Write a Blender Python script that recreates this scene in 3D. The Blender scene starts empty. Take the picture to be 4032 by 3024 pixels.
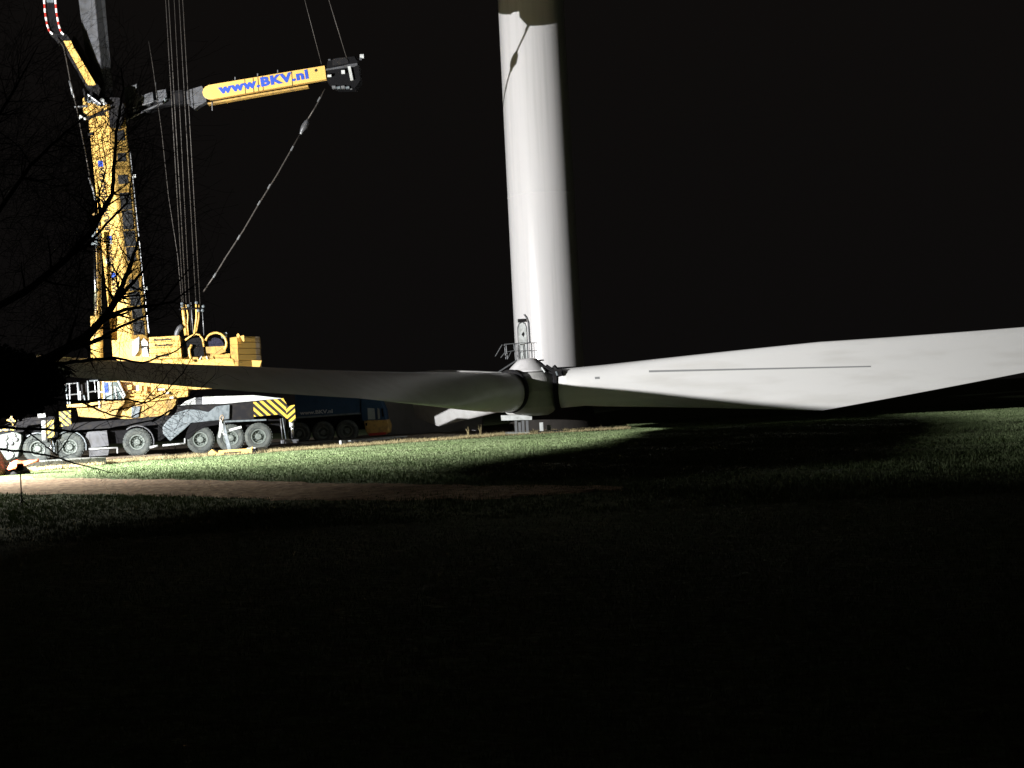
import bpy, bmesh, math, random
import numpy as np
from mathutils import Vector, Matrix
random.seed(7); np.random.seed(7)
R = math.radians
S = bpy.context.scene
COL = S.collection

# ------------------------------------------------------------------ camera
F_PX, PITCH, ROLL, EYE = 5824.0, math.atan(78/5824), R(3.0), 1.7
fw = Vector((0, math.cos(PITCH), math.sin(PITCH)))
r0 = Vector((1, 0, 0)); u0 = Vector((0, -math.sin(PITCH), math.cos(PITCH)))
cr = r0*math.cos(ROLL) - u0*math.sin(ROLL)
cu = r0*math.sin(ROLL) + u0*math.cos(ROLL)
cam = bpy.data.cameras.new('camera'); co = bpy.data.objects.new('camera', cam); COL.objects.link(co)
cam.lens = 52; cam.sensor_width = 36; cam.clip_end = 4000; cam.clip_start = .1
m = Matrix((cr, cu, -fw)).transposed().to_4x4(); m.translation = (0, 0, EYE)
co.matrix_world = m
S.camera = co

# ------------------------------------------------------------------ night sky
w = bpy.data.worlds.new('World'); S.world = w; w.use_nodes = True
nt = w.node_tree; bg = nt.nodes['Background']
tc = nt.nodes.new('ShaderNodeTexCoord'); sep = nt.nodes.new('ShaderNodeSeparateXYZ')
rp = nt.nodes.new('ShaderNodeValToRGB')
nt.links.new(tc.outputs['Generated'], sep.inputs[0]); nt.links.new(sep.outputs['Z'], rp.inputs[0])
rp.color_ramp.elements[0].position = 0.0; rp.color_ramp.elements[0].color = (.0036, .0032, .0031, 1)
rp.color_ramp.elements[1].position = .5; rp.color_ramp.elements[1].color = (.0052, .0043, .0038, 1)
nt.links.new(rp.outputs[0], bg.inputs[0]); bg.inputs[1].default_value = 1.0

# ------------------------------------------------------------------ the work light on a mast left of the frame, plus two added fills
LAMP = Vector((-30, 52, 5.9))
def spot(loc, aim, power, cone, blend, col=(1, .97, .93), size=.085):
    l = bpy.data.lights.new('work_or_fill_lamp', 'SPOT'); l.energy = power; l.color = col
    l.spot_size = R(cone); l.spot_blend = blend; l.shadow_soft_size = size
    o = bpy.data.objects.new('work_or_fill_lamp', l); COL.objects.link(o); o.location = loc
    o.rotation_euler = (Vector(aim)-Vector(loc)).to_track_quat('-Z', 'Y').to_euler()
    return o
lampA = spot(LAMP, (-5, 82, 6), 114000, 178, .45, (1, .985, .98))
fillB = spot(LAMP + Vector((.5, -.45, 0)), (-24.5, 46.5, 0), 115000, 68, 1.0, (1, .95, .86))  # added fill, carries light out onto the track
fillC = spot(LAMP + Vector((-.4, .35, 0)), (-19.5, 55.8, 0), 120000, 66, 1.0, (1, .985, .95))  # added fill, brightens the grass and its bounce onto the left blade
S.view_settings.view_transform = 'Standard'; S.view_settings.look = 'None'
S.view_settings.gamma = 1; S.view_settings.exposure = 0; S.view_settings.use_curve_mapping = False
S.render.engine = 'CYCLES'
S.cycles.max_bounces = 6; S.cycles.diffuse_bounces = 4; S.cycles.glossy_bounces = 3

# ------------------------------------------------------------------ helpers
def ray(px, py):
    return fw + cr*((px-2016)/F_PX) + cu*(-(py-1512)/F_PX)
E0 = Vector((0, 0, EYE))
def W(px, py, Y):
    d = ray(px, py); return E0 + d*(Y/d.y)
def G(px, py, z=0.):
    d = ray(px, py); return E0 + d*((z-EYE)/d.z)
PSI = R(10); CA = Vector((math.cos(PSI), math.sin(PSI), 0)); CN = Vector((-math.sin(PSI), math.cos(PSI), 0))
C0 = W(275, 1760, 74); UP = Vector((0, 0, 1))
def CP(px, py, v=0.):
    d = ray(px, py); n = CN
    t = (n.dot(C0 - E0) + v)/n.dot(d); return E0 + d*t

def link(o, parent=None):
    COL.objects.link(o)
    if parent is not None: o.parent = parent
    return o
def obj(name, bm, mat, parent=None, smooth=False, bevel=0.):
    me = bpy.data.meshes.new(name)
    bmesh.ops.recalc_face_normals(bm, faces=bm.faces)
    if smooth:
        for f in bm.faces: f.smooth = True
    bm.to_mesh(me); bm.free()
    me.materials.append(mat)
    o = bpy.data.objects.new(name, me); link(o)
    if parent is not None:
        o.parent = parent; o.matrix_parent_inverse = parent.matrix_basis.inverted()
    if bevel:
        b = o.modifiers.new('bevel', 'BEVEL'); b.width = bevel; b.segments = 2; b.limit_method = 'ANGLE'
    return o
def thing(name, label, cat, loc=(0, 0, 0), group=None):
    o = bpy.data.objects.new(name, None); link(o); o.location = loc
    o.empty_display_size = .3
    o['label'] = label; o['category'] = cat
    if group: o['group'] = group
    return o
def tag(o, label, cat, group=None, kind=None):
    if label: o['label'] = label
    if cat: o['category'] = cat
    if group: o['group'] = group
    if kind: o['kind'] = kind
    return o
def NB(): return bmesh.new()
def poly_prism(bm, pts, ext):
    """pts: world points of the near outline; ext: vector of extrusion"""
    a = [bm.verts.new(p) for p in pts]; b = [bm.verts.new(Vector(p)+ext) for p in pts]
    n = len(a)
    bm.faces.new(a); bm.faces.new(b[::-1])
    for i in range(n): bm.faces.new((a[i], b[i], b[(i+1) % n], a[(i+1) % n]))
def cprism(bm, px, v0, v1):
    """outline on the crane's side plane at depth v0, as thick as v1-v0"""
    poly_prism(bm, [CP(p[0], p[1], v0 + (p[2] if len(p) > 2 else 0)) for p in px], CN*(v1-v0))
def rect(x0, y0, x1, y1, s=-.052):
    """rectangle level with the horizon / vertical in the leaning picture (full-size picture units)"""
    k = .052
    return [(x0, y0), (x1, y0-(x1-x0)*k), (x1+(y1-y0)*k, y1-(x1-x0)*k), (x0+(y1-y0)*k, y1)]
def tube(bm, pts, rad, seg=8, cap=True):
    pts = [Vector(p) for p in pts]
    rings = []
    n = len(pts)
    for i, p in enumerate(pts):
        t = (pts[min(i+1, n-1)] - pts[max(i-1, 0)]).normalized()
        a = t.cross(Vector((.13, .97, .2))).normalized(); b = t.cross(a).normalized()
        rr = rad[i] if isinstance(rad, (list, tuple)) else rad
        rings.append([bm.verts.new(p + (a*math.cos(k*2*math.pi/seg) + b*math.sin(k*2*math.pi/seg))*rr) for k in range(seg)])
    for i in range(n-1):
        for k in range(seg):
            bm.faces.new((rings[i][k], rings[i][(k+1) % seg], rings[i+1][(k+1) % seg], rings[i+1][k]))
    if cap:
        bm.faces.new(rings[0][::-1]); bm.faces.new(rings[-1])
def lathe(bm, origin, axis, prof, seg=32):
    """prof: list of (distance along axis, radius)"""
    axis = Vector(axis).normalized(); a = axis.orthogonal().normalized(); b = axis.cross(a)
    rings = []
    for h, rr in prof:
        c = Vector(origin) + axis*h
        if rr < 1e-5: rings.append([bm.verts.new(c)])
        else: rings.append([bm.verts.new(c + (a*math.cos(k*2*math.pi/seg)+b*math.sin(k*2*math.pi/seg))*rr) for k in range(seg)])
    for i in range(len(rings)-1):
        A, B = rings[i], rings[i+1]
        for k in range(seg):
            k2 = (k+1) % seg
            if len(A) == 1 and len(B) == 1: continue
            if len(A) == 1: bm.faces.new((A[0], B[k], B[k2]))
            elif len(B) == 1: bm.faces.new((A[k], A[k2], B[0]))
            else: bm.faces.new((A[k], A[k2], B[k2], B[k]))
def box(bm, c, ax, ay, az):
    """c centre, ax/ay/az half vectors"""
    c = Vector(c); ax = Vector(ax); ay = Vector(ay); az = Vector(az)
    vs = [bm.verts.new(c + ax*i + ay*j + az*k) for i in (-1, 1) for j in (-1, 1) for k in (-1, 1)]
    for f in ((0,1,3,2), (4,6,7,5), (0,4,5,1), (2,3,7,6), (0,2,6,4), (1,5,7,3)):
        bm.faces.new([vs[i] for i in f])
def beam(bm, p, q, wv, h):
    """box from p to q; wv half vector across, h half height"""
    p = Vector(p); q = Vector(q); d = q-p; wv = Vector(wv); n = d.cross(wv).normalized()*h
    box(bm, (p+q)/2, d/2, wv, n)

# ------------------------------------------------------------------ materials
def mat(name, col, rough=.5, metal=0., var=.12, scale=3., bump=0., bscale=20., spec=.5, dirt=None, coat=0., streak=None):
    m = bpy.data.materials.new(name); m.use_nodes = True; t = m.node_tree; b = t.nodes['Principled BSDF']
    b.inputs['Roughness'].default_value = rough; b.inputs['Metallic'].default_value = metal
    b.inputs['Specular IOR Level'].default_value = spec
    b.inputs['Coat Weight'].default_value = coat
    g = t.nodes.new('ShaderNodeNewGeometry')
    n = t.nodes.new('ShaderNodeTexNoise'); n.inputs['Scale'].default_value = scale; n.inputs['Detail'].default_value = 6
    if streak:
        sc = t.nodes.new('ShaderNodeVectorMath'); sc.operation = 'MULTIPLY'; sc.inputs[1].default_value = streak
        t.links.new(g.outputs['Position'], sc.inputs[0]); t.links.new(sc.outputs[0], n.inputs['Vector'])
    else: t.links.new(g.outputs['Position'], n.inputs['Vector'])
    r = t.nodes.new('ShaderNodeValToRGB'); t.links.new(n.outputs[0], r.inputs[0])
    d = dirt if dirt else tuple(c*(1-var*2) for c in col)
    r.color_ramp.elements[0].position = .3; r.color_ramp.elements[0].color = (*d, 1)
    r.color_ramp.elements[1].position = .55; r.color_ramp.elements[1].color = (*col, 1)
    t.links.new(r.outputs[0], b.inputs['Base Color'])
    if bump:
        n2 = t.nodes.new('ShaderNodeTexNoise'); n2.inputs['Scale'].default_value = bscale; n2.inputs['Detail'].default_value = 5
        t.links.new(g.outputs['Position'], n2.inputs['Vector'])
        bp = t.nodes.new('ShaderNodeBump'); bp.inputs['Strength'].default_value = bump; bp.inputs['Distance'].default_value = .05
        t.links.new(n2.outputs[0], bp.inputs['Height']); t.links.new(bp.outputs[0], b.inputs['Normal'])
    return m
def stripes(name, ca, cb, ax, freq, duty=.5, soft=None):
    """hard diagonal print: stripes across the world direction ax"""
    m = bpy.data.materials.new(name); m.use_nodes = True; t = m.node_tree; b = t.nodes['Principled BSDF']
    b.inputs['Roughness'].default_value = .45
    g = t.nodes.new('ShaderNodeNewGeometry'); dp = t.nodes.new('ShaderNodeVectorMath'); dp.operation = 'DOT_PRODUCT'
    t.links.new(g.outputs['Position'], dp.inputs[0]); dp.inputs[1].default_value = Vector(ax)*freq
    fr = t.nodes.new('ShaderNodeMath'); fr.operation = 'FRACT'; t.links.new(dp.outputs['Value'], fr.inputs[0])
    gt = t.nodes.new('ShaderNodeMath'); gt.operation = 'GREATER_THAN'; gt.inputs[1].default_value = duty
    t.links.new(fr.outputs[0], gt.inputs[0])
    mx = t.nodes.new('ShaderNodeMix'); mx.data_type = 'RGBA'
    mx.inputs['A'].default_value = (*ca, 1); mx.inputs['B'].default_value = (*cb, 1)
    t.links.new(gt.outputs[0], mx.inputs['Factor']); t.links.new(mx.outputs['Result'], b.inputs['Base Color'])
    return m
M = dict(
    yellow=mat('yellow_paint', (.80, .51, .14), .38, dirt=(.70, .43, .115), scale=.7, coat=.3),
    yellow_shade_dirt=mat('shaded_worn_yellow_paint', (.50, .31, .075), .5, dirt=(.26, .17, .06), scale=4),  # darker copy of the yellow: shade put into the colour, with dirt mottling
    dark=mat('dark_steel', (.014, .014, .016), .7, spec=.15, dirt=(.024, .022, .02), scale=5),
    black=mat('black_steel', (.006, .006, .007), .7, spec=.12),
    grey=mat('grey_steel', (.10, .105, .115), .45, dirt=(.06, .06, .06), scale=2.5, metal=.2),
    silver=mat('pale_grey_paint', (.17, .20, .215), .4, dirt=(.09, .11, .12), scale=5, bump=.5, bscale=4),
    white=mat('white_paint', (.62, .65, .64), .4, dirt=(.4, .42, .4), scale=3),
    chrome=mat('chrome', (.85, .87, .9), .18, metal=1., var=.02),
    tyre=mat('dusty_tyre', (.062, .072, .068), .85, dirt=(.11, .12, .105), scale=5, bump=.4, bscale=15),
    rim=mat('rim_paint', (.17, .20, .18), .5, dirt=(.10, .115, .10), scale=8),
    glass=mat('cab_glass', (.10, .14, .14), .12, var=.2, scale=3),
    paleglass=mat('side_window_glass', (.30, .36, .36), .15, var=.1),
    blue=mat('blue_paint', (.03, .07, .13), .65, spec=.2, var=.1),
    lettering=mat('blue_lettering', (.03, .085, .50), .5, var=.02),
    blackletter=mat('black_lettering', (.015, .015, .015), .6, var=.02),
    whiteletter=mat('white_lettering', (.6, .62, .62), .6, var=.02),
    rope=mat('steel_rope', (.065, .058, .052), .5, metal=.4, var=.2, scale=8),
    tower=mat('tower_paint', (.78, .77, .77), .33, dirt=(.70, .695, .69), scale=1.6, coat=.2, streak=(2.2, 2.2, .07)),
    blade=mat('gelcoat', (.84, .84, .825), .42, dirt=(.74, .735, .71), scale=1.1, streak=(.25, 1., 1.6)),
    blade_edge=mat('edge_tape', (.30, .31, .31), .5, var=.03),
    hub=mat('hub_casting', (.55, .55, .53), .5, var=.06),
    concrete=mat('foundation_concrete', (.03, .026, .022), .9, dirt=(.02, .018, .015), scale=2, bump=.4),
    mat_top=mat('road_plate', (.24, .26, .24), .6, dirt=(.1, .1, .095), scale=6, bump=.4, bscale=12),
    timber=mat('timber', (.30, .24, .17), .8, dirt=(.17, .13, .09), scale=8, bump=.4, bscale=30),
    container=mat('grey_container_paint', (.45, .45, .45), .6, dirt=(.36, .36, .36), scale=1),
    bark=mat('bark', (.030, .024, .018), .9, dirt=(.02, .017, .013), scale=10, bump=.5),
    twig=mat('twig_bark', (.022, .017, .012), .9),
    ivy=mat('ivy_leaf', (.016, .02, .010), .6, dirt=(.01, .012, .006), scale=10),
    orange=mat('orange_sheet', (.85, .14, .05), .55, dirt=(.7, .2, .1), scale=6, bump=.8, bscale=5),
    earth=mat('brown_earth', (.075, .036, .018), .95, dirt=(.035, .016, .01), scale=6, bump=1, bscale=8),
    galv=mat('galvanised_steel', (.24, .25, .26), .4, metal=.5, var=.1),
    drum=mat('drum_rope', (.025, .025, .05), .35, metal=.3, var=.3, scale=20),
    red=mat('red_band', (.42, .03, .02), .5), bandwhite=mat('white_band', (.85, .85, .85), .5, var=.02),
    straw=mat('dry_straw', (.38, .32, .17), .9, dirt=(.24, .20, .09), scale=1.2),
)
M['chevron'] = stripes('hazard_chevrons', (.012, .012, .012), (.78, .5, .07), (CA*.62 + UP*.62), 4.2, .5)
M['chevron_plate'] = stripes('hazard_plate', (.012, .012, .012), (.85, .58, .08), (CA*-.5 + UP*.62), 5.0, .45)
M['chevron_left'] = stripes('hazard_plate_left', (.012, .012, .012), (.85, .58, .08), (CA*.6 + UP*.6), 5.5, .5)

# grass / soil: colour by noise at several scales, on real relief
def ground_mat(name, cols, scales, bump, bscale):
    m = bpy.data.materials.new(name); m.use_nodes = True; t = m.node_tree; b = t.nodes['Principled BSDF']
    b.inputs['Roughness'].default_value = .95; b.inputs['Specular IOR Level'].default_value = .15
    g = t.nodes.new('ShaderNodeNewGeometry'); prev = None
    for i, (c, s) in enumerate(zip(cols[1:], scales)):
        n = t.nodes.new('ShaderNodeTexNoise'); n.inputs['Scale'].default_value = s; n.inputs['Detail'].default_value = 7
        n.inputs['Roughness'].default_value = .65
        t.links.new(g.outputs['Position'], n.inputs['Vector'])
        r = t.nodes.new('ShaderNodeMapRange'); r.inputs[1].default_value = .42; r.inputs[2].default_value = .62
        t.links.new(n.outputs[0], r.inputs[0])
        x = t.nodes.new('ShaderNodeMix'); x.data_type = 'RGBA'
        if prev is None: x.inputs['A'].default_value = (*cols[0], 1)
        else: t.links.new(prev, x.inputs['A'])
        x.inputs['B'].default_value = (*c, 1)
        t.links.new(r.outputs[0], x.inputs['Factor']); prev = x.outputs['Result']
    t.links.new(prev, b.inputs['Base Color'])
    n = t.nodes.new('ShaderNodeTexNoise'); n.inputs['Scale'].default_value = bscale; n.inputs['Detail'].default_value = 8
    t.links.new(g.outputs['Position'], n.inputs['Vector'])
    bp = t.nodes.new('ShaderNodeBump'); bp.inputs['Strength'].default_value = bump; bp.inputs['Distance'].default_value = .08
    t.links.new(n.outputs[0], bp.inputs['Height']); t.links.new(bp.outputs[0], b.inputs['Normal'])
    return m
M['turf'] = ground_mat('turf', [(.09, .14, .05), (.13, .17, .07), (.07, .08, .035)], [.7, 5], .9, 9)
M['grass'] = ground_mat('grass_blades', [(.165, .225, .10), (.23, .275, .15), (.095, .135, .06)], [.5, 3], 0, 9)
M['sand'] = ground_mat('sandy_track', [(.36, .25, .145), (.48, .36, .23), (.17, .11, .065)], [1.1, 4], 1., 7)
M['gravel'] = ground_mat('gravel_hardstand', [(.20, .165, .12), (.28, .24, .17), (.12, .10, .075)], [1.5, 9], 1., 14)

# ------------------------------------------------------------------ ground
def noise2(x, y):
    return (np.sin(x*.31+1.3)*np.cos(y*.23+.4) + .6*np.sin(x*.83+y*.5) + .35*np.sin(x*1.9-y*1.3+2) + .25*np.sin(x*3.3+y*4.1))
def relief(x, y):
    return .018*noise2(np.asarray(x, float), np.asarray(y, float))
def grid_mesh(name, xs, ys, matl):
    X, Y = np.meshgrid(xs, ys); Z = relief(X, Y)
    Z = np.where((np.abs(X) > 60) | (Y > 150), 0, Z)
    v = np.stack([X, Y, Z], -1).reshape(-1, 3); nx = len(xs); ny = len(ys)
    i = np.arange(nx*ny).reshape(ny, nx)
    f = np.stack([i[:-1, :-1], i[:-1, 1:], i[1:, 1:], i[1:, :-1]], -1).reshape(-1, 4)
    me = bpy.data.meshes.new(name); me.from_pydata(v.tolist(), [], f.tolist()); me.materials.append(matl)
    for p in me.polygons: p.use_smooth = True
    o = bpy.data.objects.new(name, me); link(o); return o
xs = np.concatenate([[-1500, -600, -200, -100], np.arange(-60, 60.1, .6), [100, 200, 600, 1500]])
ys = np.concatenate([[-300, -60, -10], np.arange(0, 150, .6), [200, 400, 900, 2500]])
gr = grid_mesh('ground', xs, ys, M['turf']); gr['kind'] = 'structure'

def edge_line(pts, n, jit=0.):
    P = [G(*p) for p in pts]; out = []
    seg = len(P)-1
    for i in range(n):
        t = i/(n-1)*seg; k = min(int(t), seg-1); q = P[k].lerp(P[k+1], t-k)
        out.append(q + Vector((0, jit*.35*(math.sin(q.x*1.7)*.6 + math.sin(q.x*4.3+1)*.5 + math.sin(q.x*9.1)*.35) + jit*.1*(random.random()-.5), 0)))
    return out
def strip(name, near, far, matl, lift, n=160, rows=10, jit=.5):
    a = edge_line(near, n, jit); b = edge_line(far, n, jit) if not callable(far) else [far(p) for p in a]
    bm = NB(); g = []
    for j in range(rows+1):
        row = []
        for i in range(n):
            p = a[i].lerp(b[i], j/rows)
            edge = 0 if 0 < j < rows else -.03
            p.z = float(relief(p.x, p.y)) + lift + edge + (random.random()-.5)*.012
            row.append(bm.verts.new(p))
        g.append(row)
    for j in range(rows):
        for i in range(n-1): bm.faces.new((g[j][i], g[j][i+1], g[j+1][i+1], g[j+1][i]))
    o = obj(name, bm, matl, smooth=True); o['kind'] = 'structure'; return o
TRACK_NEAR = [(-900, 1975), (0, 1948), (500, 1950), (1000, 1962), (1500, 1974), (2000, 1966), (2450, 1940)]
TRACK_FAR = [(-900, 1905), (0, 1878), (500, 1888), (1000, 1898), (1500, 1908), (2000, 1914), (2450, 1926)]
strip('dirt_track', TRACK_NEAR, TRACK_FAR, M['sand'], .035, jit=.9)
HARD_NEAR = [(-900, 1905), (0, 1868), (300, 1842), (520, 1818), (1000, 1788), (1500, 1752), (2000, 1718), (2300, 1700), (2480, 1690)]
strip('gravel_hardstand', HARD_NEAR, lambda p: Vector((p.x-2, 108, 0)), M['gravel'], .04, rows=24, jit=.7)

# ------------------------------------------------------------------ grass
def project(P):
    D = P - np.array(E0); z = D @ np.array(fw)
    return 2016 + F_PX*(D @ np.array(cr))/z, 1512 - F_PX*(D @ np.array(cu))/z
def interp(pts, x):
    return np.interp(x, [p[0] for p in pts], [p[1] for p in pts])
def tufts(name, pos, h, wd, nb, matl, lean=.5):
    n = len(pos); tot = n*nb
    base = np.repeat(pos, nb, 0) + np.random.normal(0, .035, (tot, 3))*[1, 1, 0]
    hh = np.repeat(h, nb)*np.random.uniform(.5, 1.15, tot)
    a = np.random.uniform(0, 2*np.pi, tot); d = np.stack([np.cos(a), np.sin(a), 0*a], -1)
    l = np.random.uniform(0, 2*np.pi, tot); ld = np.stack([np.cos(l), np.sin(l), 0*l], -1)
    wv = (wd*np.random.uniform(.6, 1.4, tot))[:, None]
    tip = base + ld*(hh*lean*np.random.uniform(.2, 1, tot))[:, None] + np.array([0, 0, 1])*hh[:, None]
    V = np.stack([base - d*wv, base + d*wv, tip], 1).reshape(-1, 3)
    me = bpy.data.meshes.new(name); me.vertices.add(tot*3); me.vertices.foreach_set('co', V.ravel())
    me.loops.add(tot*3); me.loops.foreach_set('vertex_index', np.arange(tot*3, dtype=np.int32))
    me.polygons.add(tot); me.polygons.foreach_set('loop_start', np.arange(0, tot*3, 3, dtype=np.int32))
    me.polygons.foreach_set('loop_total', np.full(tot, 3, dtype=np.int32)); me.update(calc_edges=True)
    me.materials.append(matl)
    o = bpy.data.objects.new(name, me); link(o); return o
N = 420000
yy = np.sqrt(np.random.uniform(22**2, 104**2, N)); xx = yy*np.random.uniform(-.38, .40, N)
P = np.stack([xx, yy, relief(xx, yy)], -1); px, py = project(P)
on_track = (py < interp(TRACK_NEAR, px)+np.random.normal(0, 3, N)) & (py > interp(TRACK_FAR, px)-np.random.normal(1, 3, N)) & (np.random.rand(N) > np.clip((px-1350)/750, 0, 1)**.7)
on_hard = (py < interp(HARD_NEAR, px)+np.random.normal(0, 2.5, N)) & (px < 2470)
patch = noise2(xx*2.1, yy*1.7)
keep = ~on_track & ~on_hard & (patch + np.random.uniform(-1.2, 2.2, N) > -.6)
keep &= ~((px < 330) & (py < 1880+30*np.random.rand(N)) & (py > 1835) & (np.random.rand(N) < .93))
tag(tufts('grass', P[keep], np.clip(.062+.016*patch[keep], .035, .10), np.full(keep.sum()*3, .0085), 3, M['grass']),
    'short green field grass, brightly lit between track and hardstand', 'grass', kind='stuff')
# near grass, in the dark
n2 = 30000
yy = np.random.uniform(4, 23, n2); xx = yy*np.random.uniform(-.4, .4, n2)
tag(tufts('foreground_grass', np.stack([xx, yy, relief(xx, yy)], -1), np.full(n2, .045), np.full(n2*3, .003), 3, M['grass']),
    'dark unlit grass filling the foreground', 'grass', kind='stuff')
# dry straw along the edge of the hardstand and on the track's shoulders
n3 = 15000
ex = np.random.uniform(-400, 2480, n3); ex = np.where((ex > 810) & (ex < 1060) & (np.random.rand(n3) < .85), ex+1000, ex); ey = interp(HARD_NEAR, ex) - np.abs(np.random.normal(0, 4.5, n3)) + 1
EP = np.array([list(G(a, b)) for a, b in zip(ex, ey)]); EP[:, 2] = .03
tag(tufts('dry_grass', EP, np.random.uniform(.05, .17, n3), np.full(n3*3, .011), 3, M['straw'], .9),
    'strip of dry straw coloured grass along the edge of the hardstand', 'grass', kind='stuff')

# ------------------------------------------------------------------ turbine tower on its foundation
TB = Vector((2.42, 92, 0)); TZ = 3.78
tw = thing('wind_turbine_tower', 'tall white tubular turbine tower rising out of the picture behind the rotor', 'tower', TB)
zs = [TZ] + [TZ + 2.4*i for i in range(1, 29)]
def trad(z): return 2.12 - .003*(z-TZ)
bm = NB(); lathe(bm, TB, UP, [(z, trad(z)) for z in zs], 128)
obj('tower_shell', bm, M['tower'], tw, smooth=True)
bm = NB(); lathe(bm, TB, UP, [(14.5, trad(14.5)-.01), (14.505, trad(14.5)+.02), (14.54, trad(14.5)+.02), (14.545, trad(14.5)-.01)], 128); obj('section_joint', bm, M['tower'], tw)
bm = NB(); lathe(bm, TB, UP, [(TZ-.22, 0), (TZ-.22, 2.02), (TZ+.01, 2.02)], 64); obj('base_flange', bm, M['dark'], tw)
bm = NB(); lathe(bm, TB, UP, [(-.3, 2.9), (.5, 2.7), (2.2, 2.3), (3.0, 2.1), (TZ-.22, 1.95), (TZ-.22, 0)], 64)
o = obj('tower_foundation', bm, M['concrete'], smooth=True); tag(o, 'dark stepped earth and concrete foundation under the white tower', 'foundation')
# door, facing the camera's left
def on_tower(px_, py_, out=0.):
    d = ray(px_, py_); z_at = None
    # nearest hit with the cylinder
    o_ = E0 - TB; r_ = 2.1 + out
    a = d.x**2+d.y**2; b = 2*(o_.x*d.x+o_.y*d.y); c = o_.x**2+o_.y**2-r_*r_
    disc = max(b*b-4*a*c, 0); t = (-b-math.sqrt(disc))/(2*a)
    return E0 + d*t
def tower_patch(bm, pts, out, thick):
    a = [bm.verts.new(on_tower(x, y, out)) for x, y in pts]; b = [bm.verts.new(on_tower(x, y, out-thick)) for x, y in pts]
    n = len(a); bm.faces.new(a); bm.faces.new(b[::-1])
    for i in range(n): bm.faces.new((a[i], b[i], b[(i+1) % n], a[(i+1) % n]))
door = [(2046, 1412), (2042, 1330), (2041, 1292), (2046, 1276), (2056, 1270), (2067, 1276), (2072, 1292), (2074, 1330), (2078, 1412)]
bm = NB(); tower_patch(bm, [((x-2060)*1.22+2060, (y-1340)*1.06+1340) for x, y in door], .03, .1); fr = obj('door_frame', bm, M['galv'], tw)
bm = NB(); tower_patch(bm, door, .06, .1); dr = obj('door', bm, M['white'], tw)
bm = NB(); tower_patch(bm, [(2053, 1317), (2061, 1306), (2065, 1317), (2060, 1326)], .09, .05); obj('door_handle', bm, M['dark'], dr)
bm = NB(); tube(bm, [on_tower(x, y, .12) for x, y in [(2063, 1238), (2072, 1250), (2079, 1270), (2081, 1300), (2084, 1352)]], .035); obj('cable_pipe', bm, M['galv'], tw)
bm = NB(); box(bm, on_tower(2058, 1262, .12), (.3, 0, 0), (0, .1, 0), (0, 0, .1)); obj('door_lamp', bm, M['dark'], tw)
bm = NB(); box(bm, on_tower(2040, 1264, .2), (.1, 0, 0), (0, .08, 0), (0, 0, .11)); obj('lamp_housing', bm, M['white'], tw)
# platform and stairs: a thing of its own
ps = thing('access_platform', 'galvanised steel platform and stairs with railings at the tower door', 'stairs', (0, 90, 0))
YP = 89.6
bm = NB(); box(bm, W(2070, 1419, YP), (.42, 0, 0), (0, .5, 0), (0, 0, .04)); obj('platform', bm, M['galv'], ps)
def bar(p, q, r, name='rail', Y=YP, m='galv', par=None, Y2=None):
    bm = NB(); tube(bm, [W(*p, Y), W(*q, Y2 or Y)], r, 6); return obj(name, bm, M[m], par or ps)
for a in ((2047, 1350), (2063, 1350), (2075, 1350), (2091, 1350)): bar(a, (a[0]+3, 1416), .02, 'post')
for y in (1350, 1381, 1414): bar((2046+(y-1350)*.05, y), (2091+(y-1350)*.05, y-1), .02)
for x in (2036, 2030, 2024): bar((x-1, 1353), (x+6, 1418), .03, 'post', YP+.3)
for x in (1986, 1992): bar((x, 1357), (x+6, 1414), .03, 'post', YP+.3)
bar((1985, 1356), (2046, 1351), .025, 'handrail'); bar((1977, 1357), (1950, 1403), .028, 'handrail')
bar((1993, 1382), (1971, 1409), .028, 'stair_stringer'); bar((2028, 1380), (1998, 1385), .02)
bar((2012, 1385), (1999, 1412), .02, 'brace')
bar((2036, 1418), (1940, 1480), .05, 'stair_stringer', YP+.3); bar((2046, 1416), (2050, 1500), .05, 'leg', YP+.2, 'dark'); bar((2090, 1416), (2094, 1500), .05, 'leg', YP+.2, 'dark')

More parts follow.
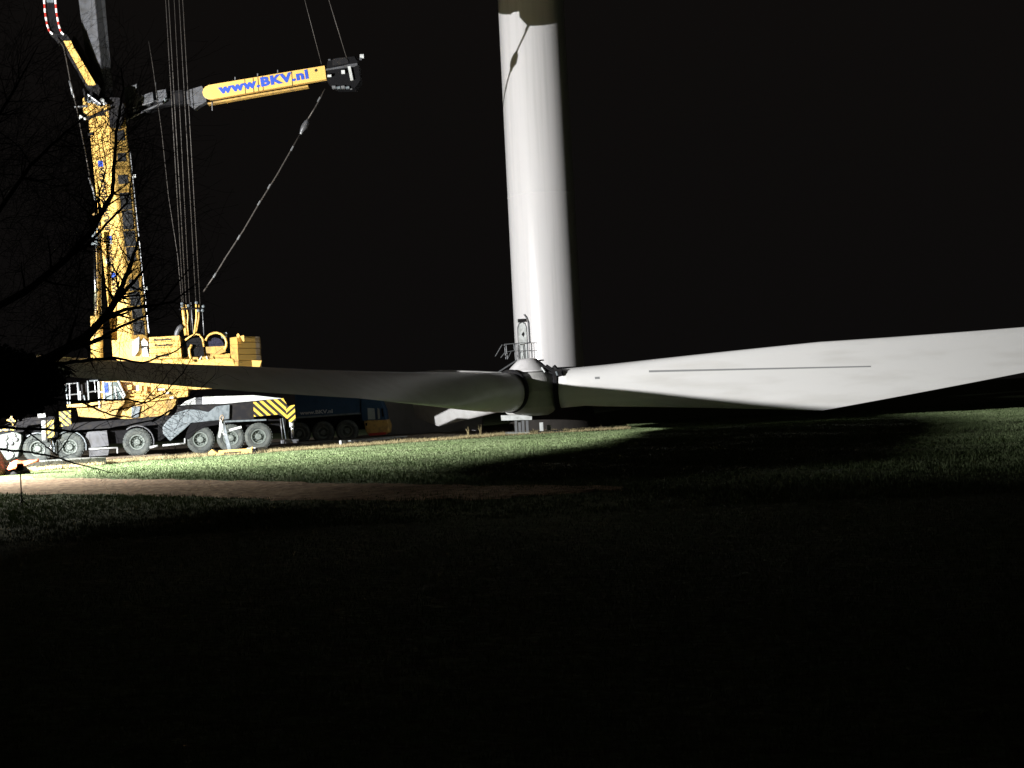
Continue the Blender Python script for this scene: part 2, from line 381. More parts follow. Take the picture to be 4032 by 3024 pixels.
# ------------------------------------------------------------------ rotor on its stand
HC = Vector((.90, 80, 0)); ZH = 2.32
PHI = R(8.5)
rotor = thing('turbine_rotor', 'white three bladed rotor lying nose up on a stand in front of the tower', 'rotor', HC)
def airfoil(n=40):
    """closed loop of unit airfoil: (s along chord 0 LE..1 TE, t thickness -.5...5)"""
    out = []
    for i in range(n):
        a = 2*math.pi*i/n; s = .5-.5*math.cos(a)
        y = 2.6*(.2969*math.sqrt(s) - .126*s - .3516*s**2 + .2843*s**3 - .1036*s**4)*2
        out.append((s, (1 if math.sin(a) >= 0 else -1)*y*.5 + .12*s*(1-s)))
    return out
AF = airfoil()
ROOT_D = 2.1
def blade(direction, pitch_fn, L=40., zdroop=.04, z0=ZH, prebend=.0009, fit=None):
    e = Vector((math.cos(direction), math.sin(direction), 0)); h = Vector((-e.y, e.x, 0))
    rs = [1.7, 2.2, 3, 4, 5.5, 7, 9, 11, 12.5, 13.8, 14.8, 15.5, 16.2, 17, 18.5, 20, 22, 24, 26.5, 29, 32, 35, 37.5, 39, 39.7, 40]
    bm = NB(); rings = []; rs = [r if r < 36 else 35 + (r-35)*(L-35)/5 for r in rs]
    for r in rs:
        if r < 3: k = 0.
        else: k = min(1, (r-3)/12.5)
        ch = ROOT_D + (3.62-ROOT_D)*k if r <= 15.5 else 3.62 - (r-15.5)*(3.62-2.25)/11 if r < 26.5 else 2.25-(r-26.5)*(2.25-.8)/12.5 if r < 39 else .8-(r-39)*.65
        if 14 < r < 17: ch -= .05*(1-abs(r-15.5)/1.5)*0
        th = ROOT_D*(1-k)**1.25 + ch*.24*k if r <= 15.5 else ch*(.24-.006*(r-15.5))
        kk = k**.75
        le = .5*(1-kk) + .32*kk      # share of the chord ahead of the pitch axis
        p = pitch_fn(r); c = Vector((0, 0, -1))*math.cos(p) + h*math.sin(p); t = h*math.cos(p) + UP*math.sin(p)
        cen = HC + e*r + UP*(z0 + zdroop*r + prebend*max(0, r-12)**2)
        def section(p_, cz):
            c_ = Vector((0, 0, -1))*math.cos(p_) + h*math.sin(p_); t_ = h*math.cos(p_) + UP*math.sin(p_); out = []
            for i, (s, y) in enumerate(AF):
                a = 2*math.pi*i/len(AF); cx = .5-.5*math.cos(a); cy = .5*math.sin(a)
                out.append(HC + e*r + UP*cz + c_*((cx*(1-kk)+s*kk-le)*ch) + t_*(cy*th*(1-kk) + y*th*1.05*kk))
            return out
        if fit:
            zt = float(np.interp(r, fit[0], fit[1])); zb = float(np.interp(r, fit[0], fit[2])); lo, hi = 0., R(86)
            for _ in range(24):
                md = (lo+hi)/2; zz = [q.z for q in section(md, 0)]
                if max(zz)-min(zz) > zt-zb: lo = md
                else: hi = md
            zz = [q.z for q in section(md, 0)]
            rings.append([bm.verts.new(q) for q in section(md, (zt+zb)/2-(max(zz)+min(zz))/2)]); continue
        ring = []
        for i, (s, y) in enumerate(AF):
            a = 2*math.pi*i/len(AF)
            cx = (.5-.5*math.cos(a)); cy = .5*math.sin(a)
            sx = cx*(1-kk)+s*kk; sy = (cy*(1-kk))*ROOT_D + y*kk*th/.47*.5*2*.5 if False else cy*th*(1-kk) + y*th*1.05*kk
            ring.append(bm.verts.new(cen + c*((sx-le)*ch) + t*sy))
        rings.append(ring)
    n = len(AF)
    for i in range(len(rings)-1):
        for k in range(n): bm.faces.new((rings[i][k], rings[i][(k+1) % n], rings[i+1][(k+1) % n], rings[i+1][k]))
    bm.faces.new(rings[0][::-1]); bm.faces.new(rings[-1])
    o = obj('blade', bm, M['blade'], rotor, smooth=True)
    # bolted root ring
    bm = NB(); c0 = HC + e*1.45 + UP*(z0+.05)
    lathe(bm, c0, e, [(0, 0), (0, 1.13), (.07, 1.16), (.2, 1.16), (.26, 1.07), (.3, 0)], 48); obj('bearing_ring', bm, M['dark'], o)
    return o, e, h
bR, eR, hR = blade(-PHI, lambda r: R(2))
bB, eB, hB = blade(R(120)-PHI, lambda r: R(0))
FIT = ([1.7, 3, 6.3, 9.6, 14.7, 19.3, 23.4, 26.6, 30.8, 34.3, 36.4, 38.4, 41, 44], [3.36, 3.40, 3.50, 3.55, 3.75, 3.98, 4.13, 4.30, 4.58, 4.80, 4.88, 4.96, 5.08, 5.33], [1.26, 1.28, 1.5, 1.80, 2.25, 2.62, 2.98, 3.30, 3.70, 4.03, 4.24, 4.42, 4.65, 4.88])
bL, eL, hL = blade(R(240)-PHI, lambda r: 0, L=44, fit=FIT)
# dark seam strip and small tag on the right blade, laid on its surface
from mathutils.bvhtree import BVHTree
bpy.context.view_layer.update()
tree_r = BVHTree.FromPolygons([bR.matrix_world @ v.co for v in bR.data.vertices], [tuple(p.vertices) for p in bR.data.polygons])
def on_blade(x, y, out=.012):
    d = ray(x, y).normalized(); h_ = tree_r.ray_cast(E0, d)
    return (h_[0] - d*out) if h_[0] else E0 + d*79
def strip_on(name, tops, bots, m_):
    bm = NB(); A = [bm.verts.new(on_blade(*p)) for p in tops]; B = [bm.verts.new(on_blade(*p)) for p in bots]
    C = [bm.verts.new(on_blade(*p, -.02)) for p in tops]; D_ = [bm.verts.new(on_blade(*p, -.02)) for p in bots]
    for k in range(len(A)-1):
        bm.faces.new((A[k], A[k+1], B[k+1], B[k])); bm.faces.new((C[k], C[k+1], A[k+1], A[k])); bm.faces.new((B[k], B[k+1], D_[k+1], D_[k]))
    return obj(name, bm, M[m_], bR)
cx_ = [2555 + i*46 for i in range(20)]
def cyc(x): return 1461 - (x-2560)*.0205
strip_on('seam_strip', [(x, cyc(x)-3) for x in cx_], [(x, cyc(x)+5-3*(x-2555)/900) for x in cx_], 'blade_edge')
strip_on('tag_plate', [(2342, 1484), (2360, 1483)], [(2343, 1493), (2361, 1492)], 'blade_edge')
# hub body
bm = NB(); lathe(bm, HC, UP, [(1.0, 0), (1.0, .95), (1.15, 1.25), (1.45, 1.5), (2.3, 1.62), (3.0, 1.5), (3.3, 1.25), (3.38, 1.0), (3.38, 0)], 64)
obj('hub', bm, M['hub'], rotor, smooth=False)
bm = NB(); lathe(bm, HC + Vector((.02, -.15, 0)), UP, [(3.36, 1.16), (3.4, 1.2), (3.44, 1.15), (3.62, .98), (3.82, .78), (3.98, .60), (4.06, .48), (4.10, .36), (4.11, 0)], 64)
obj('nose_cone', bm, M['tower'], rotor, smooth=True)
bm = NB()
for p, q, rr in (((2112, 1424), (2190, 1470), .05), ((2150, 1440), (2205, 1475), .09), ((2180, 1442), (2212, 1478), .12), ((2120, 1450), (2200, 1478), .07)):
    tube(bm, [W(*p, 79.2), W(*q, 79.0)], rr, 6)
box(bm, W(2195, 1470, 79.2), (.28, 0, 0), (0, .3, 0), (0, 0, .22))
obj('lifting_bracket', bm, M['dark'], rotor)
bm = NB(); tube(bm, [W(2133, 1446, 79.), W(2146, 1466, 78.9)], .045, 8); obj('hydraulic_pin', bm, M['white'], rotor)
bm = NB(); tube(bm, [W(2190, 1462, 78.6), W(2196, 1478, 78.6)], .06, 8); obj('glint_stub', bm, M['silver'], rotor)  # pale stub added as a painted glint beside the hub
# stand
st = thing('rotor_stand', 'white steel stand and foot plates carrying the rotor hub', 'stand', (HC.x, HC.y, 0))
def wp(bm, px_, Y, thick): poly_prism(bm, [W(x, y, Y) for x, y in px_], Vector((0, thick, 0)))
bm = NB(); wp(bm, [(1972, 1636), (2095, 1634), (2094, 1653), (1974, 1656)], 79.0, 2.0); obj('top_plate', bm, M['white'], st)
for x0, x1 in ((2026, 2035), (2040, 2050), (2054, 2064), (2070, 2080)):
    bm = NB(); wp(bm, [(x0, 1655), (x1, 1655), (x1+2, 1702), (x0+2, 1702)], 79.2 if x0 != 2040 else 79.8, .22); obj('leg', bm, M['galv'], st)
bm = NB(); wp(bm, [(1989, 1703), (2086, 1700), (2088, 1716), (1991, 1719)], 78.7, 2.2); obj('foot_plate', bm, M['mat_top'], st)
bm = NB(); wp(bm, [(2124, 1664), (2138, 1663), (2140, 1698), (2126, 1699)], 79.4, .3); obj('support_block', bm, M['white'], st)
bm = NB(); wp(bm, [(2153, 1674), (2169, 1673), (2170, 1696), (2155, 1697)], 79.8, .3); obj('support_block', bm, M['white'], st)
bm = NB(); wp(bm, [(2120, 1698), (2215, 1693), (2216, 1700), (2121, 1706)], 79.0, 1.6); obj('foot_beam', bm, M['dark'], st)

# ------------------------------------------------------------------ mobile crane
crane = thing('mobile_crane', 'yellow multi axle mobile crane with raised telescopic boom and guying arms', 'crane', (C0.x+5, C0.y+1.5, 0))
def cpart(name, px_, v0, v1, m_, par=crane, bevel=0., label=None):
    bm = NB(); cprism(bm, px_, v0, v1); o = obj(name, bm, M[m_], par, bevel=bevel)
    if label: o['label'] = label
    return o
def ctube(name, pts, r, m_, v=0., par=crane, seg=10):
    bm = NB(); tube(bm, [CP(p[0], p[1], p[2] if len(p) > 2 else v) for p in pts], r, seg)
    return obj(name, bm, M[m_], par, smooth=True)
# carrier
cpart('chassis_frame', [(95, 1672), (480, 1655), (660, 1640), (1100, 1612), (1128, 1640), (1120, 1705), (900, 1712), (640, 1738), (330, 1752), (95, 1765)], .75, 2.2, 'black')
cpart('carrier_deck', [(210, 1672), (480, 1652), (690, 1632), (700, 1600), (1000, 1580), (1000, 1650), (690, 1668), (210, 1700)], .04, 1.2, 'dark')
cpart('deck_cover', [(697, 1598), (735, 1578), (771, 1564), (771, 1592)], -.1, .8, 'white', bevel=.02)
cpart('deck_cover', [(797, 1562), (1000, 1556), (1118, 1569), (1050, 1574), (895, 1589), (797, 1592)], -.1, .8, 'white', bevel=.02)
cpart('deck_strap', [(771, 1566), (797, 1564), (797, 1592), (771, 1593)], -.07, .7, 'grey')
cpart('side_cover', [(640, 1680), (660, 1655), (690, 1627), (735, 1612), (775, 1613), (822, 1622), (850, 1600), (905, 1593), (903, 1650), (815, 1659), (752, 1666), (727, 1690), (670, 1737), (642, 1708)], -.12, .1, 'silver', bevel=.03)
cpart('fender', [(748, 1672), (770, 1660), (905, 1652), (905, 1668), (860, 1672), (810, 1680), (770, 1700), (742, 1730), (728, 1728), (735, 1700)], -.08, .7, 'black')
cpart('running_board', [(868, 1657), (1048, 1650), (1049, 1656), (869, 1664)], -.12, .2, 'silver')
cpart('outrigger_box', [(997, 1583), (1115, 1568), (1134, 1600), (1139, 1652), (1095, 1632), (1000, 1641)], -.2, .9, 'chevron')
cpart('outrigger_end', [(1127, 1600), (1160, 1594), (1164, 1656), (1142, 1664), (1130, 1645)], -.9, -.2, 'chevron_plate')
oj = ctube('outrigger_jack', [(1148, 1660, -.5), (1152, 1726, -.5)], .075, 'chrome')
ctube('outrigger_jack_sleeve', [(1147, 1655, -.5), (1149, 1682, -.5)], .12, 'white')
cpart('jack_pad', rect(1106, 1733, 1176, 1748), -1.0, .1, 'grey', bevel=.03)
ctube('ladder_rail', [(1112, 1646), (1126, 1728)], .025, 'silver', -.1)
ctube('ladder_rail', [(1104, 1648), (1112, 1728)], .02, 'galv', -.1)
# steps, bars, wheel arches
for a, b_, c_ in (((350, 1768), (464, 1763), .045), ((590, 1762), (622, 1755), .06), ((640, 1754), (728, 1746), .05), ((728, 1746), (728, 1726), .04), ((462, 1764), (463, 1785), .04)):
    ctube('side_rail', [a, b_], c_, 'white', -.1)
cpart('step_locker', [(350, 1773), (430, 1769), (425, 1792), (352, 1798)], 0., .5, 'grey')
cpart('tool_locker', [(622, 1672), (650, 1664), (652, 1720), (630, 1735), (622, 1735)], 0., .6, 'black')
cpart('tool_locker', [(345, 1700), (420, 1695), (428, 1755), (352, 1764), (330, 1735)], .2, .7, 'grey')
for cx, cy, k in ((274, 1761, 'silver'), (148, 1768, 'silver'), (540, 1740, 'grey')):
    pts = [(cx + 66*math.cos(R(a)), cy - 64*math.sin(R(a))) for a in range(-10, 131, 20)]
    bm = NB()
    for i in range(len(pts)-1):
        a, b_ = CP(*pts[i], -.05), CP(*pts[i+1], -.05); box(bm, (a+b_)/2 + CN*.3, (b_-a)/2, CN*.34, (b_-a).cross(CN).normalized()*.025)
    obj('wheel_arch', bm, M[k], crane)
# front end: lamp panel and boxes, dim detail
cpart('front_panel', [(-120, 1725), (-5, 1712), (30, 1705), (60, 1700), (84, 1712), (84, 1745), (70, 1800), (30, 1812), (-120, 1820)], -.05, 1.2, 'rim', bevel=.03)
for x, y, rr in ((18, 1722, 11), (48, 1716, 12), (20, 1748, 9), (44, 1745, 8), (40, 1790, 13), (22, 1760, 6), (62, 1730, 8)):
    bm = NB(); c = CP(x, y, -.12); lathe(bm, c, -CN, [(-.1, 0), (-.1, rr/76), (.04, rr/76), (.06, rr/95), (.07, 0)], 14); obj('marker_lamp', bm, M['white' if rr > 9 else 'galv'], crane)
cpart('bonnet', [(-60, 1705), (-10, 1690), (60, 1650), (165, 1640), (215, 1640), (215, 1662), (110, 1675), (90, 1700), (-60, 1715)], .1, 2.4, 'dark')
cpart('hazard_plate', [(-20, 1684), (60, 1680), (62, 1694), (-20, 1700)], -.06, .1, 'chevron_left')
cpart('hazard_plate', [(25, 1655), (44, 1638), (64, 1638), (60, 1662), (50, 1676), (44, 1662)], -.06, .1, 'chevron_left')
cpart('registration_panel', [(148, 1631), (177, 1627), (180, 1642), (150, 1645)], -.08, .1, 'white')
ctube('outrigger_jack_sleeve', [(172, 1656, -.45), (175, 1734, -.45)], .12, 'white')
cpart('hazard_plate', [(185, 1656), (210, 1652), (214, 1722), (188, 1724)], -.55, -.35, 'chevron_plate')
ctube('outrigger_jack', [(200, 1730, -.5), (202, 1800, -.5)], .055, 'chrome')
cpart('chequer_guard', [(232, 1622), (278, 1616), (280, 1675), (236, 1680)], -.02, .1, 'chevron_left')
# wheels
def wheel(cx, cy, rp, v, parent, planeCP=CP, ax=CN):
    c = planeCP(cx, cy, v); s = (c-E0).length/F_PX; r = rp*s
    bm = NB(); lathe(bm, c, ax, [(.10, r*.50), (.0, r*.55), (-.03, r*.62), (-.06, r*.80), (-.03, r*.92), (.03, r), (.38, r), (.42, r*.9), (.42, r*.5)], 40)
    for k in range(30):   # tread lugs
        a = 2*math.pi*k/30; u = (UP*math.cos(a) + ax.cross(UP)*math.sin(a))
        box(bm, c + u*(r*.985) + ax*.2, u*.022, ax*.19, ax.cross(u)*.035)
    w_ = obj('wheel', bm, M['tyre'], parent, smooth=False)
    bm = NB(); lathe(bm, c, ax, [(.03, r*.56), (-.035, r*.54), (-.03, r*.47), (.06, r*.44), (.16, r*.36), (.17, r*.28), (.02, r*.24), (-.03, r*.20), (-.04, 0)], 32)
    for k in range(10):
        a = 2*math.pi*k/10; u = (UP*math.cos(a) + ax.cross(UP)*math.sin(a)); lathe(bm, c + u*(r*.33) + ax*.10, -ax, [(0, .025), (.05, .022), (.05, 0)], 6)
    obj('rim', bm, M['rim'], w_, smooth=False)
    return w_
for cx, cy in ((148, 1767), (274, 1760), (540, 1741), (789, 1731), (909, 1725), (1018, 1719)):
    wheel(cx, cy, 53, 0., crane)
# superstructure
cpart('slewing_platform', [(455, 1400), (1030, 1420), (1000, 1520), (745, 1535), (735, 1562), (600, 1578), (490, 1585), (480, 1530)], .55, 2.9, 'yellow')
cpart('platform_skirt', [(492, 1538), (740, 1530), (740, 1560), (605, 1580), (492, 1584)], .25, .6, 'yellow', bevel=.02)
cpart('slewing_ring', [(490, 1584), (640, 1578), (696, 1560), (690, 1592), (655, 1640), (485, 1650), (448, 1642), (478, 1612)], .5, 2.4, 'yellow_shade_dirt')
cpart('ring_side_plate', [(455, 1640), (480, 1610), (495, 1588), (520, 1586), (516, 1640)], .4, .52, 'yellow')
cpart('ring_cover', [(518, 1602), (552, 1598), (545, 1642), (516, 1646)], .38, .5, 'silver')
for x0, x1, y0, y1, mm in ((500, 518, 1516, 1534, 'yellow'), (535, 547, 1517, 1540, 'white'), (549, 558, 1520, 1540, 'yellow'), (566, 578, 1522, 1544, 'yellow'), (594, 616, 1524, 1542, 'yellow'),
                           (622, 648, 1530, 1538, 'white'), (652, 664, 1544, 1552, 'white'), (500, 585, 1552, 1558, 'yellow'), (505, 580, 1566, 1573, 'yellow'), (668, 682, 1562, 1570, 'white'), (575, 640, 1560, 1566, 'yellow_shade_dirt')):
    cpart('valve_block' if x1-x0 < 30 else 'hand_rail', [(x0, y0), (x1, y0-1), (x1+1, y1-1), (x0+1, y1)], .02, .3, mm)
for k in range(7):
    ctube('hydraulic_hose', [(500+k*28, 1545+random.uniform(-8, 8), .2), (515+k*28, 1562+random.uniform(-6, 6), .12), (530+k*28, 1548+random.uniform(-8, 8), .2)], .018, random.choice(['black', 'dark', 'yellow']))
# operator cab with frame, glass, seat strip
cab = cpart('cab', [(388, 1502), (465, 1500), (480, 1520), (493, 1560), (488, 1590), (462, 1612), (395, 1608)], -.2, 1., 'yellow_shade_dirt')
cpart('windscreen', [(408, 1506), (440, 1504), (442, 1572), (410, 1576)], -.26, -.19, 'paleglass', cab)
cpart('side_window', [(444, 1504), (463, 1504), (476, 1524), (482, 1560), (474, 1574), (446, 1574)], -.26, -.19, 'glass', cab)
cpart('blue_trim', [(408, 1508), (424, 1507), (426, 1545), (410, 1547)], -.3, -.255, 'lettering', cab)
for p, q in (((388, 1502), (392, 1606)), ((407, 1503), (412, 1580)), ((465, 1500), (493, 1560)), ((390, 1545), (410, 1542)), ((452, 1520), (460, 1570)), ((462, 1524), (488, 1568))):
    bm = NB(); tube(bm, [CP(*p, -.27), CP(*q, -.27)], .05, 6); obj('cab_frame', bm, M['white'], cab)
cpart('cab_platform', [(262, 1594), (395, 1582), (396, 1590), (330, 1602), (264, 1604)], -.3, .9, 'yellow')
cpart('cab_underframe', [(300, 1604), (470, 1600), (455, 1640), (420, 1648), (310, 1640)], .1, 1.2, 'yellow_shade_dirt')
for p, q, r_ in (((258, 1512), (268, 1592), .045), ((274, 1512), (276, 1592), .03), ((258, 1512), (310, 1508), .03), ((260, 1556), (320, 1550), .03), ((306, 1506), (312, 1580), .06), ((316, 1540), (318, 1582), .03),
                 ((345, 1500), (350, 1580), .04), ((345, 1545), (388, 1538), .035), ((330, 1556), (336, 1580), .04), ((352, 1500), (386, 1498), .04), ((372, 1500), (376, 1545), .025)):
    bm = NB(); tube(bm, [CP(*p, -.1), CP(*q, -.1)], r_, 6); obj('railing', bm, M['silver' if r_ > .035 else 'galv'], crane)
cpart('mirror', rect(240, 1500, 255, 1518), -.2, -.12, 'white')
cpart('cab_electrics_box', [(318, 1510), (345, 1506), (346, 1560), (322, 1570)], .3, .8, 'dark')
# ballast block with lettering, four stacked slabs
for k in range(4):
    y0 = 1328+k*22; cpart('ballast_slab', [(586+k, y0), (708+k*2, y0-7), (710+k*2, y0+13), (587+k, y0+20)], -.15+.015*(k % 2), 2.6, 'yellow', bevel=.02)
cpart('ballast_core', [(588, 1330), (707, 1322), (714, 1412), (592, 1412)], 0, 2.5, 'yellow_shade_dirt')
# boom foot
cpart('boom_foot', [(440, 1340), (590, 1332), (592, 1412), (444, 1408)], .35, 2.3, 'yellow')
for p in ([(520, 1345), (534, 1335), (548, 1325), (546, 1380), (530, 1402), (522, 1400)], [(556, 1345), (566, 1332), (580, 1345), (584, 1360), (558, 1362)], [(558, 1372), (578, 1366), (586, 1405), (562, 1403)]):
    cpart('foot_bracket', p, .05, .35, 'white')
cpart('foot_plate', [(555, 1365), (584, 1345), (586, 1400), (565, 1375)], .1, .34, 'dark')
# winch deck
cpart('winch_frame', [(735, 1345), (800, 1333), (806, 1395), (905, 1392), (908, 1440), (738, 1430)], .5, 2.3, 'yellow_shade_dirt')
cpart('winch_cover', [(734, 1345), (758, 1332), (790, 1328), (800, 1350), (803, 1400), (760, 1405), (738, 1400)], .15, .6, 'black')
ctube('guard_rail', [(758, 1424, 0), (748, 1400, 0), (745, 1375, 0), (755, 1358, 0)], .07, 'yellow')
ctube('winch_guard', [(728, 1340, .1), (745, 1328, .1), (768, 1316, .1), (785, 1318, .1), (798, 1335, .1), (803, 1365, .1)], .05, 'yellow')
arc = [(850+42*math.cos(R(a)), 1352-42*math.sin(R(a)), .1) for a in range(-35, 166, 20)]
ctube('drum_guard', arc, .06, 'yellow')
bm = NB(); lathe(bm, CP(848, 1362, .3), CN, [(0, 0), (0, .42), (.05, .42), (.06, .30), (1.6, .30), (1.62, .42), (1.7, .42), (1.7, 0)], 32); obj('rope_drum', bm, M['drum'], crane)
cpart('winch_motor', [(868, 1312), (893, 1308), (895, 1322), (884, 1336), (872, 1330)], .3, .7, 'silver')
cpart('winch_side', [(810, 1366), (886, 1362), (888, 1385), (860, 1395), (812, 1390)], .2, .5, 'yellow_shade_dirt')
cpart('winch_base', [(760, 1415), (925, 1412), (926, 1440), (760, 1436)], .2, .6, 'yellow')
ctube('rope_guide', [(786, 1416, .1), (795, 1402, .1)], .03, 'white'); ctube('rope_guide', [(812, 1402, .1), (818, 1415, .1)], .03, 'white')
ctube('exhaust_bend', [(695, 1340, .8), (697, 1310, .8), (706, 1292, .8), (718, 1284, .8)], .14, 'grey')
# counterweight: slabs, its face turned to the right
cw = [CP(938, 1440, -.1), CP(1010, 1436, .75), CP(1026, 1435, 1.15), CP(1030, 1435, 2.2), CP(950, 1440, 1.6)]
zt_ = CP(975, 1322, .3).z; zb_ = CP(975, 1442, .3).z; hs = (zt_-zb_)/5
for k in range(5):
    bm = NB(); poly_prism(bm, [Vector((p.x, p.y, zb_+k*hs)) + (CA*.01 if k % 2 else Vector((0, 0, 0))) for p in cw], UP*(hs-.025)); obj('counterweight_slab', bm, M['yellow'], crane, bevel=.012)
cpart('counterweight_carrier', [(905, 1330), (935, 1326), (940, 1440), (925, 1442), (908, 1400)], .2, 1.5, 'yellow_shade_dirt')
cpart('lifting_eye', [(931, 1318), (938, 1312), (944, 1320), (941, 1330), (933, 1328)], -.1, 0, 'yellow')
cpart('lifting_eye', [(945, 1324), (960, 1320), (962, 1342), (958, 1346)], -.15, 0, 'yellow')
# main boom: rounded diamond section
def boom_corner(y, which):
    t = (y-410)/990.
    x = {'L': 340+103*t, 'N': 421+99*t, 'R': 490+102*t}[which]
    v = {'L': 1.25, 'N': .45, 'R': 1.2}[which]
    k = {'L': .0, 'N': 0, 'R': 0}[which]
    return CP(x, y - (x-415)*.052, v)
bm = NB(); rings = []
for y in (410, 1400):
    L_, N_, R_ = (boom_corner(y, c) for c in 'LNR')
    ctr = (L_+R_)/2 + CN*.15; B_ = ctr*2 - N_
    q = []
    cs = [L_, N_, R_, B_]
    for i, c in enumerate(cs):
        p0 = cs[i-1]; p1 = cs[(i+1) % 4]
        q += [c.lerp(p0, .10), c.lerp(p0, .03)*.5 + c.lerp(p1, .03)*.5, c.lerp(p1, .10)]
    rings.append([bm.verts.new(p) for p in q])
n = len(rings[0])
for k in range(n): bm.faces.new((rings[0][k], rings[0][(k+1) % n], rings[1][(k+1) % n], rings[1][k]))
bm.faces.new(rings[0]); bm.faces.new(rings[1][::-1])
boom = obj('main_boom', bm, M['yellow'], crane)
def face_pt(y, u, side, off):
    """point on the boom's left ('L') or right ('R') face, u 0 at the near ridge"""
    a = boom_corner(y, 'N'); b = boom_corner(y, side)
    n_ = (b-a).cross(UP).normalized(); n_ = n_ if n_.y < 0 else -n_
    return a.lerp(b, u) + n_*off
def face_quad(name, y0, y1, u0, u1, side, off, th, m_):
    bm = NB(); P_ = [face_pt(y0, u0, side, off), face_pt(y0, u1, side, off), face_pt(y1, u1, side, off), face_pt(y1, u0, side, off)]
    n_ = (P_[1]-P_[0]).cross(P_[3]-P_[0]).normalized(); n_ = n_ if n_.y > 0 else -n_
    poly_prism(bm, P_, n_*th); return obj(name, bm, M[m_], boom)
for y0, y1, a, b_ in ((425, 490, .05, .55), (516, 556, .25, .8), (606, 640, .3, .75), (692, 728, .2, .75), (762, 830, .2, .8), (832, 908, .22, .8), (914, 975, .2, .82), (978, 1032, .25, .75),
                      (1105, 1150, .22, .75), (1155, 1210, .2, .75), (1216, 1262, .22, .78), (1268, 1325, .2, .8)):
    face_quad('boom_recess_panel', y0, y1, a, b_, 'R', .012, .03, 'grey')
for y in (500, 590, 660, 750, 1040, 1095):
    face_quad('stiffener', y, y+9, .08, .95, 'R', .03, .05, 'yellow_shade_dirt')
face_quad('boom_collar', 412, 432, -.02, 1.02, 'R', .06, .1, 'yellow_shade_dirt'); face_quad('boom_collar', 412, 436, -.02, 1.02, 'L', .06, .1, 'yellow')  # right half of the collar darker, its shade put into the colour
face_quad('boom_brace', 446, 456, .1, 1.0, 'L', .08, .06, 'dark'); face_quad('boom_collar', 520, 530, .75, 1.03, 'L', .08, .1, 'dark')
face_quad('sign_square', 632, 656, .48, .72, 'L', .01, .02, 'lettering'); face_quad('sign_square', 930, 946, .42, .66, 'L', .01, .02, 'lettering')
face_quad('sign_square', 1076, 1094, .42, .64, 'L', .01, .02, 'lettering'); face_quad('sign_square', 948, 962, .42, .70, 'L', .01, .02, 'white')
face_quad('sign_square', 1018, 1040, .62, .84, 'L', .01, .02, 'white')
bm = NB(); tube(bm, [face_pt(600+i*90, 1.04, 'R', 0) for i in range(9)], .03, 6); obj('boom_cable', bm, M['galv'], boom)
for y in (700, 1145):
    bm = NB(); box(bm, face_pt(y, 1.1, 'R', .05), (.09, 0, 0), (0, .09, 0), (0, 0, .07)); obj('boom_lamp', bm, M['white'], boom)
for k in range(16):
    y = random.uniform(840, 965); bm = NB(); p = face_pt(y, random.uniform(.95, 1.15), 'L', random.uniform(.0, .2))
    box(bm, p, (random.uniform(.04, .14), 0, 0), (0, .1, 0), (0, 0, random.uniform(.03, .12))); obj('cylinder_mount', bm, M[random.choice(['silver', 'dark', 'yellow', 'yellow_shade_dirt', 'white'])], boom)
# lettering helper
dg = None
def text_mesh(name, s, origin, xdir, ydir, height, width, m_, parent, bold=.03, gap=1.0):
    cu_ = bpy.data.curves.new(name, 'FONT'); cu_.body = s; cu_.size = 1; cu_.extrude = .01; cu_.offset = bold; cu_.resolution_u = 3; cu_.space_character = gap
    o = bpy.data.objects.new(name, cu_); COL.objects.link(o); bpy.context.view_layer.update()
    me = bpy.data.meshes.new_from_object(o.evaluated_get(bpy.context.evaluated_depsgraph_get()))
    COL.objects.unlink(o); bpy.data.objects.remove(o)
    co_ = np.empty(len(me.vertices)*3); me.vertices.foreach_get('co', co_); co_ = co_.reshape(-1, 3)
    mn = co_.min(0); mx = co_.max(0)
    xd = Vector(xdir).normalized(); yd = Vector(ydir); yd = (yd - xd*yd.dot(xd)).normalized(); zd = xd.cross(yd)
    if zd.dot(E0-Vector(origin)) < 0: zd = -zd
    u = (co_[:, 0]-mn[0])/(mx[0]-mn[0])*width; v_ = (co_[:, 1]-mn[1])/(mx[1]-mn[1])*height; z_ = co_[:, 2]*.6
    q = np.array(origin)[None] + u[:, None]*np.array(xd) + v_[:, None]*np.array(yd) + z_[:, None]*np.array(zd)
    me.vertices.foreach_set('co', q.ravel()); me.materials.clear(); me.materials.append(M[m_]); me.update()
    t = bpy.data.objects.new(name, me); COL.objects.link(t)
    if parent is not None:
        t.parent = parent; mi = parent.matrix_basis.inverted()
        if parent.parent: mi = mi @ Matrix()
        t.matrix_parent_inverse = (parent.matrix_basis @ Matrix()).inverted() if not parent.parent else Matrix()
    return t
bpy.context.view_layer.update()
def face_text(s, y0, y1, u0, u1):
    o_ = face_pt(y0, u1, 'L', .015); xd = face_pt(y1, u1, 'L', .015) - o_; yd = face_pt(y0, u0, 'L', .015)-o_
    return text_mesh('lettering', s, o_, xd, yd, yd.length, xd.length, 'blackletter', boom)
face_text('KRAANVERHUUR', 660, 912, .70, .44); face_text('BARNEVELD', 966, 1072, .72, .46); face_text('KRANEN', 1098, 1196, .66, .42)
for s, yb, x0, x1 in (('Barneveldse', 1345, 606, 674), ('Kraanverhuur', 1367, 608, 677), ('Barneveld', 1409, 612, 662)):
    a = CP(x0, yb-1-(x0-590)*.055, -.19); b_ = CP(x1, yb-1-(x1-590)*.055, -.19)
    text_mesh('lettering', s, a, b_-a, UP, .13, (b_-a).length, 'blackletter', crane)
